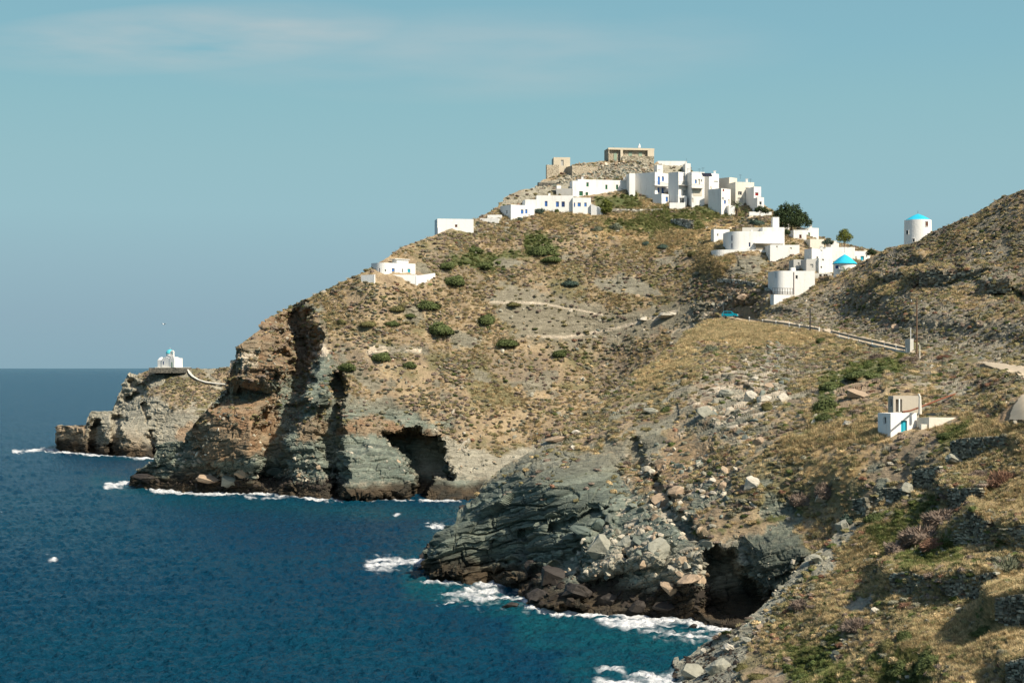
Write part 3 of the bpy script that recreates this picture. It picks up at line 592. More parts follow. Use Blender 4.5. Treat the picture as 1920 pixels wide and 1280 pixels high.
def whitewash(name, col, dirt=(.45,.40,.32), amt=0.5):
    m, t, b = new_mat(name); l = t.links.new
    g = N(t, 'ShaderNodeNewGeometry'); mp = N(t, 'ShaderNodeMapping'); mp.inputs['Scale'].default_value = (1.2, 1.2, 0.22); l(g.outputs['Position'], mp.inputs[0])
    n = N(t, 'ShaderNodeTexNoise'); n.inputs['Scale'].default_value = 0.9; n.inputs['Detail'].default_value = 7; n.inputs['Roughness'].default_value = 0.7; l(mp.outputs[0], n.inputs[0])
    mr = N(t, 'ShaderNodeMapRange'); mr.inputs['From Min'].default_value = 0.52; mr.inputs['From Max'].default_value = 0.78; l(n.outputs[0], mr.inputs[0])
    c = N(t, 'ShaderNodeMix', data_type='RGBA'); l(mathn(t, 'MULTIPLY', mr.outputs[0], amt), c.inputs[0]); c.inputs[6].default_value = (*col, 1); c.inputs[7].default_value = (*dirt, 1)
    l(c.outputs[2], b.inputs['Base Color']); b.inputs['Roughness'].default_value = 0.9
    n2 = N(t, 'ShaderNodeTexNoise'); n2.inputs['Scale'].default_value = 2.5; n2.inputs['Detail'].default_value = 4; l(g.outputs['Position'], n2.inputs[0])
    bp = N(t, 'ShaderNodeBump'); bp.inputs['Strength'].default_value = 0.35; bp.inputs['Distance'].default_value = 0.12; l(n2.outputs[0], bp.inputs['Height']); l(bp.outputs[0], b.inputs['Normal'])
    return m
def masonry(name, c1, c2, scale=1.6):
    m, t, b = new_mat(name); l = t.links.new
    g = N(t, 'ShaderNodeNewGeometry'); mp = N(t, 'ShaderNodeMapping'); mp.inputs['Scale'].default_value = (1, 1, 1.9); l(g.outputs['Position'], mp.inputs[0])
    v = N(t, 'ShaderNodeTexVoronoi'); v.inputs['Scale'].default_value = scale; l(mp.outputs[0], v.inputs[0])
    ve = N(t, 'ShaderNodeTexVoronoi', feature='DISTANCE_TO_EDGE'); ve.inputs['Scale'].default_value = scale; l(mp.outputs[0], ve.inputs[0])
    sx = N(t, 'ShaderNodeSeparateColor'); l(v.outputs['Color'], sx.inputs[0])
    c = N(t, 'ShaderNodeMix', data_type='RGBA'); l(sx.outputs[0], c.inputs[0]); c.inputs[6].default_value = (*c1, 1); c.inputs[7].default_value = (*c2, 1)
    e = N(t, 'ShaderNodeMapRange'); e.inputs['From Max'].default_value = 0.08; l(ve.outputs['Distance'], e.inputs[0])
    c3 = N(t, 'ShaderNodeMix', data_type='RGBA'); l(e.outputs[0], c3.inputs[0]); c3.inputs[6].default_value = (c1[0]*.35, c1[1]*.35, c1[2]*.35, 1); l(c.outputs[2], c3.inputs[7])
    l(c3.outputs[2], b.inputs['Base Color']); b.inputs['Roughness'].default_value = 0.95
    bp = N(t, 'ShaderNodeBump'); bp.inputs['Strength'].default_value = 1; bp.inputs['Distance'].default_value = 0.15; l(e.outputs[0], bp.inputs['Height']); l(bp.outputs[0], b.inputs['Normal'])
    return m
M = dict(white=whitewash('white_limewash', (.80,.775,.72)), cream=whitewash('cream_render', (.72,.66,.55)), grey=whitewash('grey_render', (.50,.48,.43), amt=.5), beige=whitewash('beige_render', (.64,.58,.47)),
  stone=masonry('warm_masonry', (.46,.38,.27), (.66,.57,.42), 2.2), dstone=masonry('dark_masonry', (.10,.10,.085), (.22,.20,.16)), cut=whitewash('dressed_stone', (.62,.53,.39), amt=.5), rubble=masonry('pale_rubble', (.30,.26,.18), (.52,.46,.34), 1.1),
  blue=plain('blue_paint', (.07,.20,.52), .5), navy=plain('dark_blue_paint', (.03,.06,.16), .5), teal=plain('turquoise_paint', (.03,.36,.46), .5, .1), green=plain('green_paint', (.03,.12,.06), .5), lgreen=plain('pale_green_paint', (.28,.36,.26), .6),
  dark=plain('dark_glass', (.022,.026,.03), .2, spec=.5), brown=plain('brown_paint', (.12,.05,.03), .6), red=plain('red_paint', (.30,.03,.03), .6), tblue=plain('turquoise_roof', (.03,.46,.62), .55, .12, 2.0), dome=plain('turquoise_dome', (.10,.52,.58), .5, .08),
  concrete=whitewash('bare_concrete', (.45,.40,.32), amt=.4), rust=plain('rusty_iron', (.20,.075,.04), .8, .3), wood=plain('weathered_wood', (.16,.10,.065), .9), iron=plain('dark_iron', (.05,.05,.05), .6), galv=plain('galvanised_steel', (.16,.19,.20), .5, metal=.4),
  bamboo=plain('bamboo_screen', (.33,.28,.20), .9, .3, 5), tyre=plain('tyre_rubber', (.02,.02,.02), .9), carpaint=plain('turquoise_car_paint', (.0,.27,.36), .25, .04, spec=.5), road=plain('pale_road', (.56,.45,.31), .95, .2, 1.3, .03), kerb=plain('pale_concrete', (.62,.58,.49), .9),
  boulder=plain('grey_boulder', (.29,.28,.22), .95, .4, 1.6, .2), pboulder=plain('pale_boulder', (.50,.45,.36), .95, .35, 1.6, .2), oboulder=plain('ochre_boulder', (.38,.28,.19), .95, .3, 1.3, .12), gboulder=plain('green_grey_boulder', (.12,.145,.12), .95, .35, 1.3, .12), dboulder=plain('wet_dark_rock', (.035,.028,.022), .7, .4, 1.3, .15, spec=.4),
  bark=plain('bark', (.14,.10,.07), .95, .25, 3), gull=plain('gull_feather', (.75,.75,.73), .8), panel=plain('solar_panel', (.02,.02,.03), .2, spec=.5))
def foliage(name, col, inst=False):
    m, t, b = new_mat(name); l = t.links.new
    g = N(t, 'ShaderNodeNewGeometry'); n = N(t, 'ShaderNodeTexNoise'); n.inputs['Scale'].default_value = 1.6; n.inputs['Detail'].default_value = 4; l(g.outputs['Position'], n.inputs[0])
    lf = N(t, 'ShaderNodeAttribute', attribute_name='leaf')
    h = N(t, 'ShaderNodeHueSaturation')
    if inst:
        a = N(t, 'ShaderNodeAttribute', attribute_name='tint'); a.attribute_type = 'INSTANCER'; l(a.outputs['Color'], h.inputs['Color'])
    else: h.inputs['Color'].default_value = (*col, 1)
    l(mathn(t, 'MULTIPLY', mathn(t, 'MULTIPLY_ADD', n.outputs[0], 0.8, 0.6), mathn(t, 'MULTIPLY_ADD', lf.outputs['Fac'], 0.8, 0.6)), h.inputs['Value'])
    l(h.outputs[0], b.inputs['Base Color']); b.inputs['Roughness'].default_value = 0.9; b.inputs['Specular IOR Level'].default_value = 0.1
    return m
M_INST = foliage('scrub_foliage', (0,0,0), True)
def rock_inst():
    m, t, b = new_mat('loose_stone'); l = t.links.new
    a = N(t, 'ShaderNodeAttribute', attribute_name='tint'); a.attribute_type = 'INSTANCER'; g = N(t, 'ShaderNodeNewGeometry')
    n = N(t, 'ShaderNodeTexNoise'); n.inputs['Scale'].default_value = 2.2; n.inputs['Detail'].default_value = 5; l(g.outputs['Position'], n.inputs[0])
    h = N(t, 'ShaderNodeHueSaturation'); l(a.outputs['Color'], h.inputs['Color']); l(mathn(t, 'MULTIPLY_ADD', n.outputs[0], 0.9, 0.55), h.inputs['Value']); l(h.outputs[0], b.inputs['Base Color']); b.inputs['Roughness'].default_value = 0.95
    return m
M_STONE = rock_inst()

# ------------------------------------------------------------------ plant and stone prototypes
def leaf_mesh(name, n, size, mat, flat=0.75, lumps=5, core=True, aspect=1.6, spiky=0.0, seed=0, inner=0.0):
    """unit-radius bush, base at z=0: n small leaf faces spread through the outer shell of a lumpy dome, over a dark woody core"""
    r = np.random.default_rng(seed)
    d = r.normal(size=(n, 3)); d[:, 2] = np.abs(d[:, 2])*1.0-0.12; d /= np.linalg.norm(d, axis=1)[:, None]
    lc = r.normal(size=(lumps, 3)); lc[:, 2] = np.abs(lc[:, 2]); lc /= np.linalg.norm(lc, axis=1)[:, None]; lr = r.uniform(.10, .42, lumps)
    rad = 0.62+0.0*d[:, 0]
    for c, k in zip(lc, lr): rad = rad+k*np.exp(-((d-c)**2).sum(1)/0.16)
    rad *= r.uniform(1-inner-0.12, 1.04, n)
    c = d*rad[:, None]; c[:, 2] *= flat
    # leaf orientation: mix of outward and random
    nn = d*(1.2-spiky)+r.normal(size=(n, 3))*0.55; nn /= np.linalg.norm(nn, axis=1)[:, None]
    t = np.cross(nn, r.normal(size=(n, 3))); t /= np.linalg.norm(t, axis=1)[:, None]
    if spiky > 0: t = d*spiky+r.normal(size=(n, 3))*0.35; t /= np.linalg.norm(t, axis=1)[:, None]; nn = np.cross(t, r.normal(size=(n, 3))); nn /= np.linalg.norm(nn, axis=1)[:, None]
    b = np.cross(nn, t); s = size*r.uniform(.6, 1.3, n)[:, None]
    V = np.stack([c-t*s*aspect*0.5, c+b*s*0.5, c+t*s*aspect*0.6, c-b*s*0.5], 1).reshape(-1, 3)
    Fc = np.arange(4*n).reshape(n, 4); leaf = np.repeat(r.uniform(0, 1, n), 4)
    if core:
        bm = bmesh.new(); bmesh.ops.create_icosphere(bm, subdivisions=3, radius=1)
        cv = np.array([v.co[:] for v in bm.verts]); cf = np.array([[v.index for v in f.verts] for f in bm.faces]); bm.free()
        rr = 0.56+0*cv[:, 0]
        for cc, k in zip(lc, lr): rr = rr+k*np.exp(-((cv-cc)**2).sum(1)/0.16)
        rr *= 1+0.05*vnoise(cv, 0.25, seed+3)
        cv = cv*rr[:, None]*0.93; cv[:, 2] = np.where(cv[:, 2] < 0, cv[:, 2]*0.3, cv[:, 2]*flat)
        cf = np.concatenate([cf, cf[:, 2:]], 1)
        V = np.concatenate([V, cv]); 
        Fq = Fc; me_f = [tuple(f) for f in Fq]+[tuple(f[:3]+4*n) for f in cf]; leaf = np.concatenate([leaf, np.full(len(cv), .25)])
    else: me_f = [tuple(f) for f in Fc]
    me = bpy.data.meshes.new(name); me.from_pydata(V.tolist(), [], me_f); me.materials.append(mat); set_flt(me, 'leaf', leaf)
    return me
def grass_mesh(name, n, mat, seed=0, h=1.0, spread=0.5):
    r = np.random.default_rng(seed); a = r.uniform(0, 6.283, n); q = r.uniform(0, 1, n)**.6*spread
    base = np.stack([np.cos(a)*q, np.sin(a)*q, np.zeros(n)-0.08], 1); lean = np.stack([np.cos(a)*r.uniform(0, .7, n), np.sin(a)*r.uniform(0, .7, n), r.uniform(.6, 1.1, n)], 1)*h
    side = np.stack([-np.sin(a+r.normal(size=n)), np.cos(a), np.zeros(n)], 1)*0.035
    V = np.stack([base-side, base+side, base+lean], 1).reshape(-1, 3); me = bpy.data.meshes.new(name)
    me.from_pydata(V.tolist(), [], np.arange(3*n).reshape(n, 3).tolist()); me.materials.append(mat); set_flt(me, 'leaf', np.repeat(r.uniform(0, 1, n), 3)); return me
def stone_mesh(name, mat, seed=0, flat=0.6, n=16, det=1):
    r = np.random.default_rng(seed); p = r.normal(size=(n, 3)); p /= np.linalg.norm(p, axis=1)[:, None]; p *= r.uniform(.75, 1.0, n)[:, None]; p *= [1, .72, flat]
    bm = bmesh.new(); [bm.verts.new(x) for x in p]; bm.verts.ensure_lookup_table(); res = bmesh.ops.convex_hull(bm, input=bm.verts)
    bmesh.ops.delete(bm, geom=[v for v in bm.verts if not v.link_faces], context='VERTS')
    if det:
        bmesh.ops.bevel(bm, geom=bm.edges[:], offset=0.02, segments=1, affect='EDGES')
        bmesh.ops.triangulate(bm, faces=bm.faces[:]); bmesh.ops.subdivide_edges(bm, edges=[e for e in bm.edges if e.calc_length() > 0.35], cuts=2, use_grid_fill=True)
        co = np.array([v.co[:] for v in bm.verts]); off = 0.09*vnoise(co, .45, seed)+0.07*vnoise(co*[1, 1, 4], .25, seed+1)+.03*vnoise(co, .1, seed+2)
        for v, f in zip(bm.verts, off): v.co *= 1+f
    me = bpy.data.meshes.new(name); bm.to_mesh(me); bm.free(); me.materials.append(mat); return me
def protos(cname, meshes):
    c = bpy.data.collections.new(cname)
    for i, me in enumerate(meshes): c.objects.link(bpy.data.objects.new('%s_%02d' % (cname, i), me))
    return c
PC_BUSH = protos('cushion', [leaf_mesh('cushion_a', 420, .13, M_INST, .72, 5, seed=1), leaf_mesh('cushion_b', 420, .11, M_INST, .62, 7, seed=2), leaf_mesh('twiggy', 380, .085, M_INST, .8, 4, aspect=4.5, spiky=.9, seed=3, inner=.15), leaf_mesh('cushion_c', 350, .16, M_INST, .55, 6, seed=4)])
PC_GRASS = protos('tuft', [grass_mesh('tuft_a', 90, M_INST, 1, .9, .6), grass_mesh('tuft_b', 70, M_INST, 2, 1.1, .45)])
PC_STONE = protos('loose', [stone_mesh('loose_a', M_STONE, 1, .55), stone_mesh('loose_b', M_STONE, 2, .35), stone_mesh('loose_c', M_STONE, 3, .75), stone_mesh('loose_d', M_STONE, 4, .45)])
def scatter(name, coll, pos, rot, scl, tint, label, cat):
    n = len(pos); me = bpy.data.meshes.new(name); me.vertices.add(n); me.vertices.foreach_set('co', np.asarray(pos, np.float32).ravel())
    a = me.attributes.new('rot', 'FLOAT_VECTOR', 'POINT'); a.data.foreach_set('vector', np.asarray(rot, np.float32).ravel())
    a = me.attributes.new('scl', 'FLOAT_VECTOR', 'POINT'); a.data.foreach_set('vector', np.asarray(scl, np.float32).ravel())
    set_col(me, 'tint', tint); a = me.attributes.new('pick', 'INT', 'POINT'); a.data.foreach_set('value', rng.integers(0, 99, n).astype(np.int32))
    o = link(bpy.data.objects.new(name, me)); tag(o, label, cat, kind='stuff')
    g = bpy.data.node_groups.new(name+'_nodes', 'GeometryNodeTree'); g.interface.new_socket('Geometry', in_out='INPUT', socket_type='NodeSocketGeometry'); g.interface.new_socket('Geometry', in_out='OUTPUT', socket_type='NodeSocketGeometry')
    gi = g.nodes.new('NodeGroupInput'); go = g.nodes.new('NodeGroupOutput'); ip = g.nodes.new('GeometryNodeInstanceOnPoints'); ci = g.nodes.new('GeometryNodeCollectionInfo')
    ci.inputs['Collection'].default_value = coll; ci.inputs['Separate Children'].default_value = True; ci.inputs['Reset Children'].default_value = True; ip.inputs['Pick Instance'].default_value = True
    def na(nm, ty): x = g.nodes.new('GeometryNodeInputNamedAttribute'); x.data_type = ty; x.inputs['Name'].default_value = nm; return x.outputs['Attribute']
    l = g.links.new; l(gi.outputs[0], ip.inputs['Points']); l(ci.outputs[0], ip.inputs['Instance']); l(na('rot', 'FLOAT_VECTOR'), ip.inputs['Rotation']); l(na('scl', 'FLOAT_VECTOR'), ip.inputs['Scale']); l(na('pick', 'INT'), ip.inputs['Instance Index']); l(ip.outputs[0], go.inputs[0])
    md = o.modifiers.new('scatter', 'NODES'); md.node_group = g
    return o
def pick(layer, n, wfun):
    s = STORE[layer]; wgt = s['area']*np.clip(wfun(s), 0, None); wgt[~np.isfinite(wgt)] = 0
    p = wgt/wgt.sum(); i = rng.choice(len(p), n, p=p); S = s['S']; 
    r, c = i//S[1], i % S[1]; a = rng.random((n, 1)); b = rng.random((n, 1)); G = s['G']
    P = G[r, c]*(1-a)*(1-b)+G[r, c+1]*(1-a)*b+G[r+1, c]*a*(1-b)+G[r+1, c+1]*a*b
    return i, P
def pal(cols, wts, n, jit=0.18):
    c = np.array(cols); k = rng.choice(len(c), n, p=np.array(wts)/sum(wts)); return np.clip(c[k]*(1+jit*rng.normal(size=(n, 1))), .01, .8)
MAUVE, OLIVE, GREEN, STRAW, RUST, GREYG = (.28,.215,.165), (.25,.215,.105), (.11,.135,.045), (.48,.36,.19), (.29,.16,.10), (.24,.225,.155)
def town(s):  # keeps scrub off the built ground
    z = np.ones(len(s['px']))
    for poly in [[(1005,300),(1300,300),(1430,350),(1430,405),(1360,400),(1190,380),(1010,395),(935,410)], [(1335,425),(1640,430),(1640,520),(1530,555),(1450,560),(1440,500),(1340,480)], [(690,480),(780,480),(815,510),(800,525),(700,535)],
                 [(1664,748),(1722,748),(1725,782),(1800,786),(1800,796),(1722,813),(1648,813),(1648,778),(1664,778)], [(815,405),(890,405),(890,432),(815,440)], [(282,680),(352,680),(352,697),(282,697)]]:
        z *= 1-(.45 if poly[0][0] in (1005, 1335) else 1)*sstep(-3, 3, poly_sd(s['px'], s['py'], poly))
    rd = np.minimum(seg_dist(s['px'], s['py'], [(1370,598),(1500,612),(1560,625),(1700,662)]), seg_dist(s['px'], s['py'], [(1820,676),(1940,705)])-3)
    return z*sstep(3, 7, rd)*sstep(4, 6, seg_dist(s['px'], s['py'], [(1875,790),(1900,765),(1925,742)])-2)*(1-sstep(-3, 1, poly_sd(s['px'], s['py'], TRACK)))
def bushes(layer, n, smin, smax, cols, wts, wf, nm, lab):
    i, P = pick(layer, n, lambda s: wf(s)*town(s)); s = STORE[layer]
    r = (smin+(smax-smin)*rng.random(n)**1.5); rot = np.stack([rng.normal(0, .12, n), rng.normal(0, .12, n), rng.uniform(0, 6.28, n)], 1)
    scl = np.stack([r*rng.uniform(.8, 1.25, n), r*rng.uniform(.8, 1.25, n), r*rng.uniform(.7, 1.15, n)], 1)
    t = pal(cols, wts, n); g = s['green'][i] > .4; t[g] = pal([GREEN, (.085,.10,.03)], [1, 1], int(g.sum())); d_ = (s['dry'][i] > .4) & (rng.random(n) < .5); t[d_] = pal([STRAW, OLIVE], [1, 1], int(d_.sum()))
    P = P-np.array([0, 0, 1])*r[:, None]*0.12
    return P, rot, scl, t
def veg(s): return (1-reg0(s))* np.clip(1-1.15*s['rock'], 0, 1)*(1-s['bare']*.8)*(s['P'][:, 2] > 3)
def reg0(s): return sstep(-6, 6, poly_sd(s['px'], s['py'], PROM)) if s is STORE['near_hill'] else 0.0
def cluster(s, sc_=7, sd_=5, k=0.25): return np.clip(0.45+1.3*fbm(s['P'], sc_, 3, sd_), k, 1.6)
def upper(s): return 1+0.8*sstep(650, 560, s['py'])
parts = [bushes('castle_hill', 11500, .34, .95, [MAUVE, OLIVE, GREYG, GREEN, STRAW, RUST], [5, 4.5, 3.5, .7, .4, .25], lambda s: veg(s)*cluster(s)*(1-.6*s['dry'])+.13*s['rock']*(s['P'][:, 2] > 16), '', ''),
         bushes('headland', 1500, .3, .9, [OLIVE, GREYG, MAUVE], [4, 3, 2], lambda s: veg(s)*cluster(s)*(s['P'][:, 2] > 9), '', '')]
scatter('hill_scrub', PC_BUSH, *[np.concatenate([p[k] for p in parts]) for k in range(4)], 'grey brown and olive cushion scrub covering the castle hill', 'scrub')
parts = [bushes('near_hill', 19000, .20, .80, [OLIVE, MAUVE, GREYG, GREEN, STRAW, RUST], [5, 3, 4.5, .9, .6, .4], lambda s: veg(s)*cluster(s)*(1-.6*s['dry'])+(.07+.25*sstep(780, 680, s['py']))*s['rock']*(s['P'][:, 2] > 12), '', '')]
scatter('coastal_scrub', PC_BUSH, *parts[0], 'olive and grey cushion scrub over the rocky coastal hill', 'scrub')
scatter('foreground_scrub', PC_BUSH, *bushes('near_slope', 7000, .16, .75, [OLIVE, GREEN, GREYG, MAUVE, RUST, STRAW], [5, 1.5, 3.5, 2, .7, 1], lambda s: veg(s)*cluster(s, 5, 6, .12)+.1*s['rock']*(s['P'][:, 2] > 3), '', ''), 'low olive and grey cushion scrub on the nearest slope', 'scrub')
def tufts(layer, n, h0, h1, wf):
    i, P = pick(layer, n, lambda s: wf(s)*town(s)); r = rng.uniform(h0, h1, n); rot = np.stack([rng.normal(0, .2, n), rng.normal(0, .2, n), rng.uniform(0, 6.28, n)], 1)
    scl = np.stack([r*1.3, r*1.3, r*rng.uniform(.6, 1.1, n)], 1); t = pal([(.58,.44,.24), (.48,.36,.19), (.34,.29,.15), (.24,.23,.11)], [4, 4, 2, 1.5], n)
    s = STORE[layer]; g = s['green'][i] > .4; t[g] = pal([(.16,.18,.06), (.26,.24,.10)], [1, 1], int(g.sum())); return P, rot, scl, t
P1 = tufts('near_hill', 26000, .28, .6, lambda s: veg(s)*(.25+1.8*s['dry'])*cluster(s, 9, 15, .1)); P2_ = tufts('near_slope', 34000, .18, .42, lambda s: veg(s)*(.6+1.6*s['dry'])*cluster(s, 6, 16, .25)); P3 = tufts('castle_hill', 15000, .35, .7, lambda s: veg(s)*(.3+1.4*s['dry'])*cluster(s, 12, 17, .1))
scatter('dry_grass', PC_GRASS, *[np.concatenate([p[k] for p in (P1, P2_, P3)]) for k in range(4)], 'straw coloured dry grass between the bushes', 'grass')
# loose stones
def stones(layer, n, s0, s1, wf, cols, wts):
    i, P = pick(layer, n, lambda s: wf(s)*town(s)); r = s0+(s1-s0)*rng.random(n)**4.5; rot = rng.uniform(0, 6.28, (n, 3))*[.12, .12, 1]; scl = np.stack([r*rng.uniform(.8, 1.5, n), r, r*rng.uniform(.6, 1.3, n)], 1)
    wet = STORE[layer]['wet'][i] > .4; t = pal(cols, wts, n, .2); t[wet] = np.array([.04, .032, .025]); return P, rot, scl, t
def reg(s, poly, soft): return sstep(-soft, soft, poly_sd(s['px'], s['py'], poly))
PALE_, GG_, OC_, MG_ = (.43,.38,.29), (.15,.165,.135), (.36,.27,.18), (.27,.25,.19)
R1 = stones('near_hill', 2400, .12, .95, lambda s: (1-reg0(s))*reg(s, [(1130,900),(1330,840),(1400,900),(1330,1010),(1330,1150),(1000,1150),(1000,1080),(1120,1020),(1150,960)], 14)+.5*reg(s, [(1210,860),(1400,700),(1460,640),(1480,740),(1380,860),(1330,930)], 20)*cluster(s, 5, 21, 0), [PALE_, GG_, OC_, MG_], [2.5, 4, 1.3, 3])
R2 = stones('near_hill', 4500, .10, .55, lambda s: (1-reg0(s))*cluster(s, 6, 22, 0)**2*(s['P'][:, 2] > 4)+.9*reg(s, [(1430,610),(1500,550),(1920,540),(1920,700),(1700,655)], 8), [PALE_, MG_, OC_, GG_], [2, 3, 2, 1])
R3 = stones('near_slope', 3500, .07, .45, lambda s: cluster(s, 5, 23, 0)**2+2.5*reg(s, ROCK['near_slope'][0][0], 10), [MG_, GG_, PALE_], [3, 2, 1.2])
R4 = stones('castle_hill', 8000, .15, .9, lambda s: .35*cluster(s, 8, 24, 0)**2*(s['P'][:, 2] > 5)+2.0*reg(s, [(300,905),(500,880),(640,890),(620,925),(400,918)], 8)+9*reg(s, [(1010,355),(1070,330),(1190,322),(1190,337),(1075,340)], 4)+9*reg(s, [(1060,308),(1230,303),(1235,325),(1075,330)], 4), [PALE_, MG_, OC_, GG_], [1.5, 3, 1.5, 1.5])
scatter('loose_rocks', PC_STONE, *[np.concatenate([p[k] for p in (R1, R2, R3, R4)]) for k in range(4)], 'loose angular stones scattered over the slopes and shore', 'rocks')
DIAG = False
# ------------------------------------------------------------------ buildings
class MB:
    def __init__(s): s.v = []; s.f = []
    def quad(s, a, b, c, d): i = len(s.v); s.v += [tuple(a), tuple(b), tuple(c), tuple(d)]; s.f.append((i, i+1, i+2, i+3))
    def poly(s, pts): i = len(s.v); s.v += [tuple(p) for p in pts]; s.f.append(tuple(range(i, i+len(pts))))
    def prism(s, foot, z0, z1, cap=True):
        n = len(foot)
        for i in range(n):
            a, b = foot[i], foot[(i+1) % n]; s.quad((*a, z0), (*b, z0), (*b, z1), (*a, z1))
        if cap: s.poly([(*p, z1) for p in foot]); s.poly([(*p, z0) for p in foot[::-1]])
    def box(s, o, ax, ay, az):
        o, ax, ay, az = map(Vector, (o, ax, ay, az)); p = [o, o+ax, o+ax+ay, o+ay]; q = [x+az for x in p]
        s.quad(*p[::-1]); s.quad(*q)
        for i in range(4): s.quad(p[i], p[(i+1) % 4], q[(i+1) % 4], q[i])
    def tube(s, p0, p1, r0, r1=None, n=8, cap=True):
        r1 = r0 if r1 is None else r1; p0, p1 = Vector(p0), Vector(p1); d = (p1-p0).normalized(); u = d.orthogonal().normalized(); w_ = d.cross(u)
        A = [p0+(u*math.cos(6.28318*i/n)+w_*math.sin(6.28318*i/n))*r0 for i in range(n)]; B = [p1+(u*math.cos(6.28318*i/n)+w_*math.sin(6.28318*i/n))*r1 for i in range(n)]
        for i in range(n): s.quad(A[i], A[(i+1) % n], B[(i+1) % n], B[i])
        if cap: s.poly(A[::-1]); s.poly(B)
    def make(s, name, mat, parent=None, org=None):
        me = bpy.data.meshes.new(name); me.from_pydata(s.v, [], s.f); me.materials.append(mat); o = bpy.data.objects.new(name, me); link(o, parent)
        if parent is not None: me.transform(Matrix.Translation(-Vector(parent.get('_org', (0, 0, 0)))) if '_org' in parent.keys() else Matrix())
        return o
def root(name, loc, label, cat, group=None):
    """thing whose parts are built in world coordinates and then hung on it"""
    return empty(name, tuple(loc), label, cat, group)
def hang(mb, name, mat, rt, base, smooth=False):
    """mesh built in world coordinates, parented to rt (whose world origin is base)"""
    me = bpy.data.meshes.new(name); me.from_pydata([tuple(Vector(v)-Vector(base)) for v in mb.v], [], mb.f); me.materials.append(mat)
    if smooth: me.polygons.foreach_set('use_smooth', [True]*len(me.polygons))
    return link(bpy.data.objects.new(name, me), rt)
def ray_hit(px, B, dr):
    k = (px-CX)/F; return (k*B[1]-B[0])/(dr[0]-k*dr[1])
KIND = {'blue': 'blue', 'dark': 'dark', 'green': 'green', 'teal': 'teal', 'brown': 'brown', 'navy': 'navy', 'lgreen': 'lgreen', 'red': 'red', 'cream': 'cream', 'void': 'dark', 'grey': 'grey'}
